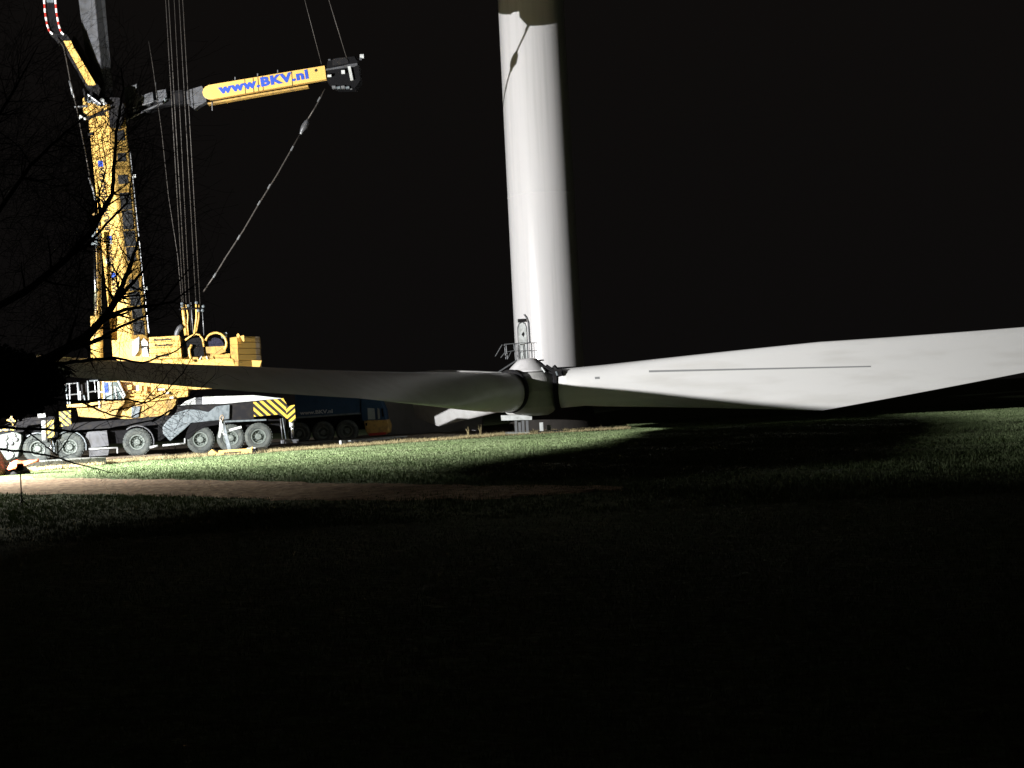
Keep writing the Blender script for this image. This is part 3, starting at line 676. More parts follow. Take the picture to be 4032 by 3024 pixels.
# luffing cylinder
ctube('luffing_rod', [(373, 962, .1), (378, 1250, .1)], .10, 'chrome', seg=16)
ctube('luffing_rod', [(389, 962, .5), (392, 1250, .5)], .05, 'yellow_shade_dirt'); ctube('luffing_rod', [(396, 962, .4), (398, 1250, .4)], .03, 'galv')
ctube('luffing_cylinder', [(380, 1246, .1), (382, 1420, .1)], .30, 'yellow', seg=20)
ctube('cylinder_head', [(375, 925, .2), (376, 966, .2)], .2, 'silver', seg=14)
# inner telescopic sections above the boom head
def teles(y): t = (y)/300.; return 308+37*t, 372+29*t, 416+26*t
bm = NB(); rings = []
for y in (-900, 425):
    l_, n_, r_ = teles(y); a = CP(l_, y, 1.35); b_ = CP(n_, y, .75); c = CP(r_, y, 1.3); d = a+c-b_
    rings.append([bm.verts.new(p) for p in (a, b_, c, d)])
for k in range(4): bm.faces.new((rings[0][k], rings[0][(k+1) % 4], rings[1][(k+1) % 4], rings[1][k]))
bm.faces.new(rings[0]); bm.faces.new(rings[1][::-1])
obj('telescopic_section', bm, M['grey'], crane, bevel=.05)
# boom head: sheaves, brackets
head = cpart('boom_head', [(328, 392), (345, 378), (470, 385), (492, 420), (484, 470), (470, 505), (425, 500), (420, 430), (345, 455), (326, 440)], .5, 1.6, 'dark')
cpart('head_plate', [(326, 388), (338, 376), (345, 395), (352, 412), (390, 410), (398, 430), (350, 452), (328, 440)], .2, .5, 'yellow', head)
for x, y, rr, mm in ((350, 392, 13, 'silver'), (372, 398, 9, 'galv'), (360, 412, 10, 'yellow'), (385, 408, 8, 'silver'), (335, 405, 9, 'yellow'), (402, 396, 9, 'white'), (412, 408, 7, 'white'), (318, 462, 7, 'white'), (345, 440, 9, 'yellow')):
    bm = NB(); lathe(bm, CP(x, y, .12), CN, [(0, 0), (0, rr/76*.4), (.02, rr/76), (.12, rr/76), (.14, 0)], 18); obj('sheave', bm, M[mm], head)
for p, q, mm in (((293, 421), (345, 418), 'galv'), ((312, 455), (340, 470), 'white'), ((330, 350), (338, 400), 'dark'), ((345, 372), (398, 410), 'galv'), ((365, 345), (350, 395), 'dark'), ((345, 470), (425, 432), 'dark'), ((340, 452), (420, 415), 'yellow_shade_dirt')):
    bm = NB(); tube(bm, [CP(*p, .1), CP(*q, .1)], .06, 6); obj('head_strut', bm, M[mm], head)
# upper left guying arm
arm = cpart('guying_arm', [(222, 140), (262, 135), (280, 162), (300, 205), (398, 352), (388, 372), (352, 352), (336, 338)], .1, 1.0, 'dark')
cpart('arm_panel', [(250, 161), (279, 160), (290, 185), (377, 331), (370, 336), (346, 334), (335, 318), (262, 185)], .02, .12, 'yellow', arm)
cpart('arm_shaded_side', [(288, 140), (300, 150), (412, 330), (400, 360), (380, 338), (282, 172)], .5, 1.2, 'dark', arm)  # other side of the arm, its shade put into the dark colour
cpart('arm_plate', [(196, 132), (248, 134), (250, 145), (232, 175), (215, 150)], .1, .6, 'dark', arm)
# red and white banded winch frame
for path in ([(172, -130), (173, -60), (174, 0), (177, 45), (184, 90), (193, 120), (204, 131), (215, 138)], [(216, -130), (217, -60), (218, 0), (222, 45), (230, 92), (238, 120), (245, 131), (254, 137)]):
    P_ = []
    for i in range(len(path)-1):
        for k in range(8):
            t = k/8; P_.append(CP(path[i][0]*(1-t)+path[i+1][0]*t, path[i][1]*(1-t)+path[i+1][1]*t, .05))
    acc = 0; seg = [P_[0]]; col = True
    for a, b_ in zip(P_, P_[1:]):
        seg.append(b_); acc += (b_-a).length
        if acc > .165:
            bm = NB(); tube(bm, seg, .055, 8); obj('marker_band', bm, M['bandwhite' if col else 'red'], crane); seg = [b_]; acc = 0; col = not col
cpart('winch_frame_plate', [(178, -130), (214, -130), (216, 30), (230, 100), (245, 133), (212, 134), (192, 112), (182, 40)], .12, .3, 'black')
cpart('winch_box', [(183, -60), (212, -60), (212, 8), (184, 8)], -.02, .12, 'silver')
# tail ropes of the left arm
for pts, r_ in (([(225, 150), (250, 185), (262, 240), (275, 310), (288, 372), (302, 425), (320, 520), (338, 610), (352, 690)], .028), ([(274, 318), (280, 340), (286, 372)], .06), ([(286, 360), (292, 385)], .045), ([(350, 700), (366, 745), (375, 790)], .045)):
    ctube('guy_rope', pts, r_, 'galv' if r_ > .03 else 'rope', .0)
# right guying arm: root, bracket, panel with lettering, end winch
def AP(px_, py_, dv=0.):      # the arm runs slightly toward the camera
    t = (px_-430)/940.; return W(px_, py_, 76.5 + .1*t + dv)
def apart(name, pts, v0, v1, m_, par=crane, bevel=0.):
    bm = NB(); poly_prism(bm, [AP(x, y, v0) for x, y in pts], Vector((0, v1-v0, 0))); return obj(name, bm, M[m_], par, bevel=bevel)
ga = apart('guying_arm', [(500, 400), (560, 380), (660, 360), (800, 345), (1290, 262), (1295, 312), (820, 395), (700, 412), (640, 415), (520, 470), (500, 460)], .35, .9, 'black')
apart('arm_root', [(486, 345), (520, 335), (538, 332), (538, 360), (548, 385), (545, 430), (520, 445), (500, 440)], .1, .5, 'grey', ga)
apart('arm_root', [(553, 392), (570, 372), (600, 362), (604, 395), (590, 412), (560, 415)], .0, .4, 'grey', ga)
apart('arm_clevis', [(614, 358), (655, 350), (657, 385), (640, 400), (618, 402)], .0, .4, 'grey', ga)
apart('arm_clevis', [(734, 362), (748, 352), (795, 338), (812, 380), (812, 400), (785, 415), (765, 430), (738, 408)], .0, .5, 'grey', ga)
for p, q, r_, mm in (((497, 478), (508, 462), .06, 'galv'), ((512, 465), (545, 448), .07, 'galv'), ((545, 448), (640, 405), .06, 'grey'), ((515, 440), (560, 375), .05, 'grey'), ((530, 440), (545, 380), .05, 'galv'),
                     ((612, 325), (617, 385), .02, 'galv'), ((648, 388), (654, 396), .09, 'silver'), ((536, 330), (536, 350), .04, 'galv'), ((505, 430), (620, 395), .05, 'grey'), ((835, 402), (836, 436), .03, 'galv')):
    bm = NB(); tube(bm, [AP(*p, -.05), AP(*q, -.05)], r_, 6); obj('arm_strut', bm, M[mm], ga)
pan = [(1278, 258), (1285, 311)]
ptsL = [(827 + 27*math.cos(R(a))-3, 363 - 27*math.sin(R(a))) for a in (260, 235, 210, 180, 150, 125, 100)]
pn = apart('arm_panel', pan + ptsL[:0] + [(838, 390)] + ptsL[:] + [(818, 335)], -.03, .32, 'yellow', ga, bevel=.02)
apart('arm_lower_flange', [(818, 404), (1020, 368), (1212, 335), (1213, 342), (1020, 375), (818, 411)], -.03, .4, 'yellow_shade_dirt', ga)
bm = NB(); c = AP(1244, 277, -.05); lathe(bm, c, (0, 1, 0), [(0, 0), (0, .075), (.02, .075)], 16); obj('pin_hole', bm, M['blackletter'], ga)
a = AP(862, 372, -.045); b_ = AP(1216, 310, -.045)
text_mesh('lettering', 'www.BKV.nl', a, b_-a, UP, .50, (b_-a).length, 'lettering', crane, bold=.055, gap=1.12)
for x in (962, 995, 1014, 1032, 1147):
    apart('panel_joint', [(x, 312-(x-962)*.165), (x+3, 312-(x-962)*.165), (x+6, 368-(x-962)*.165), (x+3, 368-(x-962)*.165)], -.036, .0, 'blackletter', ga)
for x, y in ((926, 308), (1015, 294), (1094, 280)):
    bm = NB(); tube(bm, [AP(x, y+6, .1), AP(x, y-4, .1)], .04, 6); obj('arm_lug', bm, M['galv'], ga)
ew = apart('arm_winch', [(1286, 262), (1290, 240), (1335, 228), (1395, 222), (1412, 252), (1418, 318), (1398, 345), (1320, 346), (1288, 320)], .0, 1.0, 'black', ga)
apart('winch_bar', [(1282, 271), (1350, 259), (1370, 253), (1406, 248), (1408, 256), (1396, 262), (1350, 267), (1283, 277)], -.1, .0, 'grey', ga)
apart('winch_light_strip', [(1369, 262), (1380, 260), (1391, 314), (1380, 317)], -.12, .0, 'white', ga)
apart('winch_cover', [(1308, 233), (1330, 228), (1360, 226), (1372, 240), (1372, 248), (1310, 258)], -.05, .1, 'dark', ga)
for x, y, r_ in ((1297, 299, .10), (1351, 284, .09), (1297, 236, .06), (1425, 222, .10), (1420, 232, .06)):
    bm = NB(); box(bm, AP(x, y, -.15), (r_, 0, 0), (0, .05, 0), (0, 0, r_*.55 if x < 1300 else r_)); obj('winch_fitting', bm, M['white' if r_ > .07 else 'grey'], ga)
for i in range(4):
    apart('winch_skid', [(1306+i*18, 338+(i % 2)*4), (1320+i*18, 337+(i % 2)*2), (1322+i*18, 347), (1308+i*18, 349)], -.1, .1, 'silver' if i % 2 else 'galv', ga)
ctube('winch_skid', [(1400, 222, .3), (1412, 262, .3), (1420, 300, .3), (1408, 335, .3), (1380, 352, .3)], .04, 'grey')
# guy ropes from the right arm
def atube(name, pts, r_, m_, seg=8):
    bm = NB(); tube(bm, [AP(*p) for p in pts], r_, seg); return obj(name, bm, M[m_], crane, smooth=True)
atube('guy_rope', [(990, -750), (1195, -20), (1266, 252)], .018, 'rope'); atube('guy_rope', [(1060, -750), (1289, -20), (1368, 238)], .022, 'rope')
atube('pendant_chain', [(1280, 350), (1262, 385), (1240, 425), (1212, 470)], .04, 'rope')
atube('pendant_turnbuckle', [(1212, 470), (1208, 482), (1198, 500), (1188, 520), (1183, 528)], .07, 'galv')
bm = NB(); tube(bm, [AP(1214, 468), AP(1208, 480), AP(1198, 500), AP(1189, 514), AP(1182, 528)], [.03, .13, .17, .11, .03], 10); obj('pendant_shackle', bm, M['grey'], crane, smooth=True)
atube('pendant_chain', [(1182, 528), (1140, 602), (1090, 690), (1020, 802), (1014, 812), (960, 905), (890, 1012), (850, 1078), (800, 1150)], .042, 'rope')
for x, y in ((1020, 800), (1256, 392), (1150, 585), (1060, 735), (940, 935), (845, 1085)):
    bm = NB(); tube(bm, [AP(x+5, y-9), AP(x-5, y+9)], .05, 8); obj('chain_link', bm, M['galv'], crane)
# hoist ropes
for (x0, y0), (x1, y1), r_ in (((600, -900), (722, 1192), .020), ((612, -900), (733, 1192), .022), ((636, -900), (752, 1300), .016), ((655, -900), (772, 1195), .02), ((668, -900), (788, 1200), .02)):
    ctube('hoist_rope', [(x0, y0, 1.4), (x0+(x1-x0)*.43, 0, 1.2), (x1, y1, .9)], r_, 'rope', seg=6)
ctube('hoist_rope', [(585, 160, 1.), (600, 250, 1.), (637, 520, 1.), (664, 775, 1.), (700, 1010, .9), (716, 1192, .9)], .018, 'rope', seg=6)
for pts, r_, mm in (([(718, 1196), (724, 1250), (732, 1320)], .085, 'yellow'), ([(732, 1200), (740, 1240), (738, 1280), (742, 1320)], .035, 'yellow'), ([(772, 1190), (774, 1250), (764, 1320)], .05, 'yellow'), ([(784, 1200), (783, 1250), (772, 1315)], .04, 'yellow_shade_dirt'),
                    ([(752, 1190), (756, 1250), (760, 1310)], .022, 'galv'), ([(796, 1215), (800, 1270), (803, 1320)], .022, 'galv')):
    ctube('rope_anchor', [(x, y, .9) for x, y in pts], r_, mm)
for x, y in ((716, 1206), (741, 1204), (773, 1192), (800, 1206), (780, 1223), (716, 1196), (797, 1222)):
    bm = NB(); lathe(bm, CP(x, y, .75), CN, [(0, 0), (0, .03), (.03, .075), (.16, .075), (.2, 0)], 12); obj('rope_socket', bm, M['silver'], crane)
ctube('socket_bar', [(705, 1218, .85), (812, 1212, .85)], .05, 'black')

# ------------------------------------------------------------------ blue and yellow truck behind
YT = 92.5
tk = thing('heavy_truck', 'dark blue truck with yellow lower cab parked behind the crane', 'truck', W(1340, 1740, YT+1))
def tpart(name, pts, v0, v1, m_, par=tk, bevel=0.):
    bm = NB(); poly_prism(bm, [W(x, y, YT+v0) for x, y in pts], Vector((0, v1-v0, 0))); return obj(name, bm, M[m_], par, bevel=bevel)
tpart('cargo_body', [(1160, 1520), (1412, 1510), (1418, 1628), (1166, 1646)], 0, 2.5, 'blue')
tpart('body_trim', [(1166, 1641), (1419, 1624), (1419, 1630), (1166, 1648)], -.05, .1, 'silver')
tpart('frame', [(1170, 1648), (1430, 1632), (1440, 1690), (1175, 1705)], .4, 2.1, 'black')
tc_ = tpart('cab', [(1418, 1560), (1495, 1570), (1512, 1610), (1520, 1655), (1424, 1658)], 0, 2.4, 'blue', bevel=.05)
tpart('cab_lower', [(1432, 1656), (1522, 1652), (1532, 1676), (1528, 1706), (1448, 1713), (1438, 1690)], -.04, 2.4, 'yellow_shade_dirt', bevel=.05)  # lower cab in the darker yellow, shade put into its colour
tpart('side_window', [(1447, 1606), (1474, 1608), (1478, 1651), (1449, 1652)], -.04, .02, 'paleglass', tc_)
tpart('quarter_window', [(1486, 1606), (1494, 1610), (1497, 1648), (1488, 1650)], -.04, .02, 'paleglass', tc_)
tpart('door_handle', [(1438, 1666), (1446, 1665), (1446, 1676), (1440, 1677)], -.08, -.03, 'black')
tpart('bumper', [(1450, 1706), (1520, 1701), (1518, 1711), (1455, 1717)], -.06, 2.3, 'red')
tpart('mirror', [(1500, 1608), (1508, 1608), (1512, 1640), (1504, 1641)], -.3, -.2, 'black')
def TP(x, y, v): return W(x, y, YT+v)
for cx, cy in ((1178, 1708), (1272, 1703), (1366, 1697)): wheel(cx, cy, 43, -.05, tk, TP, Vector((0, 1, 0)))
a = TP(1181, 1634, -.03); b_ = TP(1310, 1626, -.03)
text_mesh('lettering', 'www.BKV.nl', a, b_-a, UP, .24, (b_-a).length, 'whiteletter', tk)

# long grey load behind
ct = thing('storage_container', 'dark grey container standing in shade beyond the truck', 'container', W(1620, 1700, 100))
bm = NB(); poly_prism(bm, [W(x, y, 99) for x, y in [(1510, 1560), (1900, 1560), (1900, 1700), (1516, 1712)]], Vector((0, 2.4, 0))); obj('shell', bm, M['container'], ct)
for i in range(13):
    x = 1520+i*30; bm = NB(); poly_prism(bm, [W(a, b, 98.93) for a, b in [(x, 1566), (x+14, 1566), (x+16, 1704-i), (x+2, 1706-i)]], Vector((0, .1, 0))); obj('rib', bm, M['container'], ct)

# ------------------------------------------------------------------ mats, plates and gear on the ground
def gslab(name, p, q, depth, h, m_, z=0.):
    """slab on the ground whose near top edge runs through picture points p, q"""
    a = G(*p, z+h); b = G(*q, z+h); d = (b-a); n_ = Vector((-d.y, d.x, 0)).normalized()*depth; n_ = n_ if n_.y > 0 else -n_
    bm = NB(); poly_prism(bm, [a, b, b+n_, a+n_], Vector((0, 0, -h-.05))); return obj(name, bm, M[m_], bevel=.015)
for i, (x0, x1, lab) in enumerate(((-90, 40, 'pale road plate at the far left end of the row before the crane'), (42, 108, 'road plate beside the orange sheet in front of the crane'), (110, 172, 'road plate in front of the crane\'s second wheel'),
                                   (174, 240, 'road plate below the gap between the first crane wheels'), (242, 312, 'road plate fourth from the right, before the crane\'s locker'), (314, 418, 'longest road plate at the right end of the row before the crane'))):
    o = gslab('road_plate', (x0, 1828-x0*.068), (x1, 1828-x1*.068), 2.4, .33, 'mat_top'); tag(o, lab, 'road plate', 'road plates laid in front of the crane')
o = gslab('road_plate', (425, 1802), (640, 1788), 1.6, .1, 'timber'); tag(o, 'brown timber plate in the shade before the crane\'s middle wheels', 'road plate')
o = gslab('road_plate', (1003, 1752), (1135, 1741), 1.0, .12, 'mat_top'); tag(o, 'small pale plate to the right of the yellow lifting beam', 'road plate')
o = gslab('road_plate', (1180, 1742), (1336, 1733), 1.5, .14, 'mat_top'); tag(o, 'pale plate lying in front of the truck\'s wheels', 'road plate')
o = gslab('road_plate', (1392, 1733), (1605, 1715), 1.5, .14, 'mat_top'); tag(o, 'long pale plate lying in front of the truck\'s cab', 'road plate')
o = gslab('support_block', (1350, 1734), (1364, 1733), .3, .24, 'white'); tag(o, 'small white block left of its twin before the truck\'s cab', 'block')
o = gslab('support_block', (1370, 1735), (1390, 1734), .3, .2, 'white'); tag(o, 'wider white block beside the long plate before the truck', 'block')
o = gslab('support_block', (1006, 1762), (1050, 1758), .5, .2, 'white'); tag(o, 'white block against the black end of the yellow lifting beam', 'block')
o = gslab('support_block', (1695, 1728), (1720, 1727), .3, .12, 'yellow'); tag(o, 'small yellow block on the verge left of the rotor stand', 'block')
YB = 69.6
lb = thing('lifting_beam', 'yellow lifting beam with black lettering lying before the crane', 'lifting beam', W(910, 1790, YB))
def gp(name, pts, Y, th, m_, par): bm = NB(); poly_prism(bm, [W(x, y, Y) for x, y in pts], Vector((0, th, 0))); return obj(name, bm, M[m_], par, bevel=.012)
gp('beam_body', [(860, 1774), (992, 1765), (993, 1785), (861, 1796)], YB, .45, 'yellow', lb)
gp('beam_end', [(819, 1782), (834, 1769), (857, 1785), (858, 1797), (820, 1801)], YB-.02, .45, 'yellow', lb)
gp('end_cap', [(994, 1766), (1008, 1765), (1008, 1780), (994, 1783)], YB, .45, 'black', lb)
gp('beam_lug', [(984, 1766), (994, 1758), (996, 1766)], YB+.1, .1, 'yellow', lb)
a = W(882, 1789, YB-.02); b_ = W(950, 1784.5, YB-.02); text_mesh('lettering', 'KRAANVERHUUR', a, b_-a, UP, .10, (b_-a).length, 'blackletter', lb)
sp = thing('leaning_strut', 'pale steel strut with looped slings leaning upright before the crane\'s rear wheels', 'strut', W(905, 1782, 71.5))
bm = NB(); beam(bm, W(873, 1648, 71.8), W(906, 1778, 71.5), (.09, 0, 0), .06); obj('strut_body', bm, M['silver'], sp)
bm = NB(); tube(bm, [W(868, 1640, 71.7), W(876, 1634, 71.7), W(881, 1642, 71.7), W(874, 1660, 71.7), W(867, 1655, 71.7), W(868, 1640, 71.7)], .04, 6); obj('shackle', bm, M['timber'], sp)
for pts in ([(868, 1650), (864, 1690), (862, 1722), (866, 1724), (872, 1690), (872, 1655)], [(876, 1668), (880, 1710), (888, 1722), (893, 1712)], [(868, 1655), (870, 1700), (890, 1712)]):
    bm = NB(); tube(bm, [W(*p, 71.6) for p in pts], .018, 6); obj('sling', bm, M['white'], sp)
bm = NB(); beam(bm, W(903, 1694, 71.6), W(951, 1681, 71.6), (0, .05, 0), .05); obj('cross_arm', bm, M['white'], sp)

# left edge: heap, orange sheet, tripod
YH = 56.
bm = NB()
bmesh.ops.create_icosphere(bm, subdivisions=4, radius=1)
c = W(-25, 1888, YH)
for v in bm.verts:
    n_ = 1 + .12*math.sin(v.co.x*5+1)*math.cos(v.co.y*4) + .06*math.sin(v.co.z*11+v.co.x*7)
    v.co = Vector((c.x + v.co.x*.62*n_, c.y + v.co.y*.7*n_, max(-.1, v.co.z*1.05*n_)))
o = obj('earth_heap', bm, M['earth'], smooth=True); tag(o, 'brown earth heap cut off by the left edge beside the track', 'heap')
bm = NB()
bmesh.ops.create_icosphere(bm, subdivisions=3, radius=1)
c = W(70, 1880, YH)
for v in bm.verts:
    n_ = 1 + .2*math.sin(v.co.x*6+2)*math.cos(v.co.y*5); v.co = Vector((c.x + v.co.x*.42*n_, c.y + v.co.y*.5*n_, max(-.1, v.co.z*.36*n_)))
o = obj('gear_bag', bm, M['black'], smooth=True); tag(o, 'dark equipment bag lying under the orange sheet', 'bag')
bm = NB(); top = [(30, 1846), (42, 1828), (55, 1818), (68, 1815), (84, 1819), (100, 1818), (118, 1815), (135, 1816), (153, 1809)]
bot = [(34, 1852), (48, 1849), (62, 1846), (72, 1832), (86, 1836), (102, 1834), (118, 1827), (136, 1822), (155, 1818)]
A_ = [bm.verts.new(W(x, y, YH-.45+.05*math.sin(i*2))) for i, (x, y) in enumerate(top)]; B_ = [bm.verts.new(W(x, y, YH-.62+.07*math.sin(i*1.7))) for i, (x, y) in enumerate(bot)]
C_ = [bm.verts.new(W(x, y-1, YH-.2)) for x, y in top]
for i in range(len(top)-1): bm.faces.new((A_[i], A_[i+1], B_[i+1], B_[i])); bm.faces.new((C_[i], C_[i+1], A_[i+1], A_[i]))
o = obj('orange_sheet', bm, M['orange'], smooth=True); s_ = o.modifiers.new('thick', 'SOLIDIFY'); s_.thickness = .03
tag(o, 'crumpled orange sheet draped over the dark bag at the left edge', 'sheet')
tp = thing('tripod', 'thin dark tripod with three feet standing in the near grass at left', 'tripod', G(84, 1998))
YQ = G(84, 1998).y
for pts, r_ in (([(80, 1842), (82, 1900), (85, 1968)], .016), ([(85, 1966), (76, 2000)], .014), ([(85, 1966), (112, 1992)], .014), ([(85, 1966), (90, 2002)], .012)):
    bm = NB(); tube(bm, [W(*p, YQ) for p in pts], r_, 6); obj('pole' if len(pts) == 3 else 'leg', bm, M['black'], tp)
bm = NB(); box(bm, W(80, 1838, YQ), (.06, 0, 0), (0, .05, 0), (0, 0, .07)); obj('head', bm, M['black'], tp)
# dead weed stalks by the rotor stand
for x, y, lab in ((1846, 1722, 'taller dead weed stalk under the white blade tip'), (1894, 1716, 'dead weed stalk between the blade tip and the rotor stand')):
    p = G(x, y); bm = NB()
    for k in range(7):
        tx = random.uniform(-.16, .16); tube(bm, [p + Vector((tx*.2, 0, 0)), p + Vector((tx*.5, 0, .3)), p + Vector((tx, random.uniform(-.1, .1), random.uniform(.4, .66)))], [.014, .01, .004], 4)
    o = obj('dead_weed', bm, M['straw']); tag(o, lab, 'weed')

# ------------------------------------------------------------------ bare tree in the left foreground
YR = 21.
tree = thing('bare_tree', 'black leafless tree reaching its branches in from the left over the crane', 'tree', (-9.3, YR, 0))
def TR(px_, py_, Y): return W(px_, py_, Y)
bm = NB(); tube(bm, [Vector((-9.3, YR, -.2)), Vector((-9.25, YR, 1)), Vector((-9.3, YR, 2.4)), Vector((-9.2, YR, 4.2)), Vector((-9.3, YR+.2, 7))], [.28, .22, .2, .16, .08], 14); obj('trunk', bm, M['bark'], tree, smooth=True)
twb = NB()
def twig(p, d, r, L, depth):
    n_ = max(3, int(L/.07)); pts = [p]; rad = [r]
    cur = Vector(p); dd = Vector(d).normalized()
    for i in range(n_):
        dd = (dd + Vector((random.uniform(-1, 1), random.uniform(-1, 1)*.5, random.uniform(-1, 1)+.12))*.17).normalized()
        cur = cur + dd*(L/n_); pts.append(cur.copy()); rad.append(max(.0016, r*(1-.75*(i+1)/n_)))
        if depth > 0 and random.random() < .42:
            s = dd.cross(Vector((0, 1, 0)))*random.choice((-1, 1))
            twig(cur, dd*random.uniform(.5, 1.) + s*random.uniform(.4, 1.) + Vector((0, random.uniform(-.3, .3), 0)), rad[-1]*.62, L*random.uniform(.35, .7), depth-1)
    tube(twb, pts, rad, 4, cap=False)
def limb(pts, w0, w1, Y=YR, twigs=10, tl=.5, dY=.3, depth=2):
    P_ = []; k = 5
    for i in range(len(pts)-1):
        for j in range(k):
            t = j/k; x = pts[i][0]*(1-t)+pts[i+1][0]*t; y = pts[i][1]*(1-t)+pts[i+1][1]*t
            P_.append((x + random.uniform(-2, 2), y + random.uniform(-2, 2)))
    P_.append(pts[-1]); n_ = len(P_)
    V_ = [TR(x, y, Y + dY*math.sin(i*.3)) for i, (x, y) in enumerate(P_)]
    rad = [(w0 + (w1-w0)*i/(n_-1))/2*Y/F_PX for i in range(n_)]
    bm = NB(); tube(bm, V_, rad, 8); obj('branch', bm, M['bark'], tree, smooth=True)
    for q in range(twigs):
        i = random.randrange(1, n_); dd = (V_[i]-V_[i-1]).normalized(); s = dd.cross(Vector((0, 1, 0)))*random.choice((-1, 1))
        twig(V_[i], dd*random.uniform(.3, 1.1) + s*random.uniform(.4, 1.1), max(.0022, rad[i]*.45), tl*random.uniform(.4, 1.2), depth)
trunk_px = (-560, 1500)
limb([trunk_px, (-250, 1520), (0, 1480), (200, 1410), (340, 1325), (425, 1235), (470, 1150), (510, 1055), (548, 935)], 60, 10, twigs=18)
limb([(425, 1235), (470, 1172), (520, 1115), (562, 1070), (600, 1010)], 22, 5, twigs=12)
limb([(340, 1322), (434, 1240), (500, 1218), (579, 1205), (680, 1190), (770, 1120)], 20, 5, twigs=14)
limb([(300, 1370), (400, 1330), (470, 1290), (570, 1243), (640, 1190), (760, 1040)], 16, 4, twigs=12)
limb([(200, 1400), (362, 1350), (440, 1322)], 18, 8, twigs=4)
limb([(-200, 1300), (100, 1150), (260, 1020), (365, 905), (405, 830), (443, 762), (450, 640), (458, 520), (472, 425), (486, 350), (478, 270)], 30, 5, twigs=40, tl=.6)
limb([(443, 762), (500, 770), (560, 752)], 8, 3, twigs=6)
limb([(260, 1020), (360, 950), (430, 870), (500, 800), (520, 700), (540, 600)], 14, 3, twigs=20)
limb([(365, 905), (380, 800), (420, 660), (400, 540), (430, 470)], 8, 3, twigs=18)
limb([(-300, 1200), (-50, 900), (120, 650), (260, 520), (380, 420)], 26, 3, twigs=26, tl=.7)
limb([(-300, 1000), (-100, 600), (60, 350), (150, 180)], 24, 3, twigs=16, tl=.7)
limb([trunk_px, (-200, 1600), (0, 1682), (150, 1690), (310, 1700), (430, 1690), (600, 1655), (680, 1610)], 16, 4, twigs=16, Y=YR-1)
limb([(-200, 1560), (100, 1560), (312, 1579), (430, 1575), (502, 1571), (570, 1588), (650, 1545), (720, 1470), (760, 1400)], 12, 3, twigs=18, Y=YR-1)
limb([(100, 1692), (174, 1752), (222, 1793), (290, 1700)], 7, 4, twigs=6, Y=YR-1, tl=.35)
limb([(-100, 1750), (0, 1768), (120, 1782), (222, 1800), (292, 1826), (380, 1845), (440, 1862)], 12, 3, twigs=8, Y=YR-1, tl=.3)
limb([(312, 1579), (380, 1610), (440, 1635), (520, 1642), (600, 1600), (640, 1560)], 9, 3, twigs=10, Y=YR-1)
limb([(-200, 1480), (150, 1440), (330, 1420), (450, 1410), (560, 1430), (700, 1380), (780, 1300)], 18, 3, twigs=16, Y=YR-.5)
limb([(430, 1620), (560, 1590), (640, 1500), (700, 1420)], 6, 2, twigs=12, Y=YR-1.2)
limb([(600, 1660), (700, 1600), (790, 1530), (850, 1470)], 5, 2, twigs=12, Y=YR-1.2, tl=.35)
# loose net of fine twigs over the boom and blade
for k in range(150):
    x = random.uniform(230, 560); y = random.uniform(420, 1350)
    twig(TR(x, y, YR+random.uniform(-1, 1)), Vector((random.uniform(-.4, 1), random.uniform(-.2, .2), random.uniform(-.6, 1))), .0055, random.uniform(.7, 1.5), 1)
for k in range(60):
    x = random.uniform(0, 720); y = random.uniform(1450, 1760)
    twig(TR(x, y, YR-1+random.uniform(-.6, .6)), Vector((random.uniform(.1, 1), 0, random.uniform(-.3, .9))), .003, random.uniform(.3, .7), 2)
for k in range(240):
    x = random.uniform(-200, 330); y = random.uniform(150, 1450)
    twig(TR(x, y, YR+random.uniform(-.8, 1)), Vector((random.uniform(0, 1), random.uniform(-.2, .2), random.uniform(-.2, 1))), .0045, random.uniform(.4, 1.), 2)
tw_o = obj('twigs', twb, M['twig'], tree); tw_o['kind'] = 'stuff'
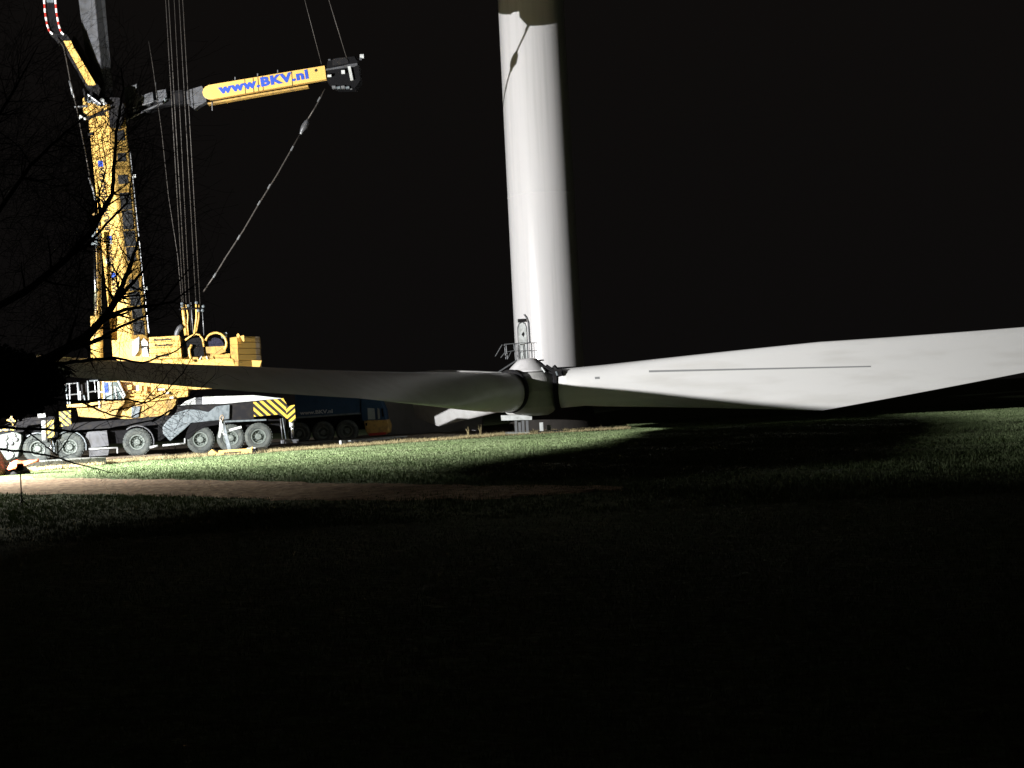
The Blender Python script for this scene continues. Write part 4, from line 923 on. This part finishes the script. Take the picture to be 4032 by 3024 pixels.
# ivy smothering the inner branches
n_l = 42000
g = np.random.normal(0, 1, (n_l, 2))
lx = np.random.uniform(-500, 210, n_l); top_ = np.interp(lx, [-500, -60, 60, 150, 210], [1250, 1360, 1400, 1428, 1470]); bot_ = np.interp(lx, [-500, 0, 80, 150, 210], [1690, 1625, 1618, 1600, 1520])
fx = np.random.beta(1.3, 1.3, n_l); ly = top_ + (bot_-top_)*fx + np.random.normal(0, 14, n_l)
lx2 = lx + np.random.normal(0, 22, n_l); ky = YR + np.random.uniform(-1.2, 1.2, n_l)
D = np.array([list(ray(a, b)) for a, b in zip(lx2, ly)]); C_l = np.array(E0)[None] + D*(ky/D[:, 1])[:, None]
a1 = np.random.normal(0, 1, (n_l, 3)); a1 /= np.linalg.norm(a1, axis=1)[:, None]; a2 = np.cross(a1, np.random.normal(0, 1, (n_l, 3))); a2 /= np.linalg.norm(a2, axis=1)[:, None]
sz = np.random.uniform(.025, .055, n_l)[:, None]
V = np.stack([C_l - a1*sz, C_l + a2*sz*.8, C_l + a1*sz, C_l - a2*sz*.8], 1).reshape(-1, 3)
me = bpy.data.meshes.new('ivy'); me.from_pydata(V.tolist(), [], np.arange(n_l*4).reshape(-1, 4).tolist()); me.materials.append(M['ivy'])
iv = bpy.data.objects.new('ivy', me); link(iv); iv.parent = tree; iv.matrix_parent_inverse = tree.matrix_basis.inverted(); iv['kind'] = 'stuff'

# ------------------------------------------------------------------ the light mast itself (left of the frame)
lm = thing('floodlight_mast', 'work light mast standing beside the track left of the crane', 'light mast', (LAMP.x-.6, LAMP.y-.5, 0))
bx = Vector((LAMP.x-.6, LAMP.y-.5, 0))
bm = NB(); tube(bm, [bx, bx+UP*6.2], .07, 10); obj('mast', bm, M['galv'], lm)
bm = NB(); box(bm, bx+Vector((0, 0, .6)), (.8, 0, 0), (0, .55, 0), (0, 0, .45)); obj('generator_box', bm, M['yellow'], lm, bevel=.04)
bm = NB(); box(bm, bx+Vector((0, 0, 6.2)), (.6, -.5, 0), (.03, .03, 0), (0, 0, .04)); obj('cross_bar', bm, M['galv'], lm)
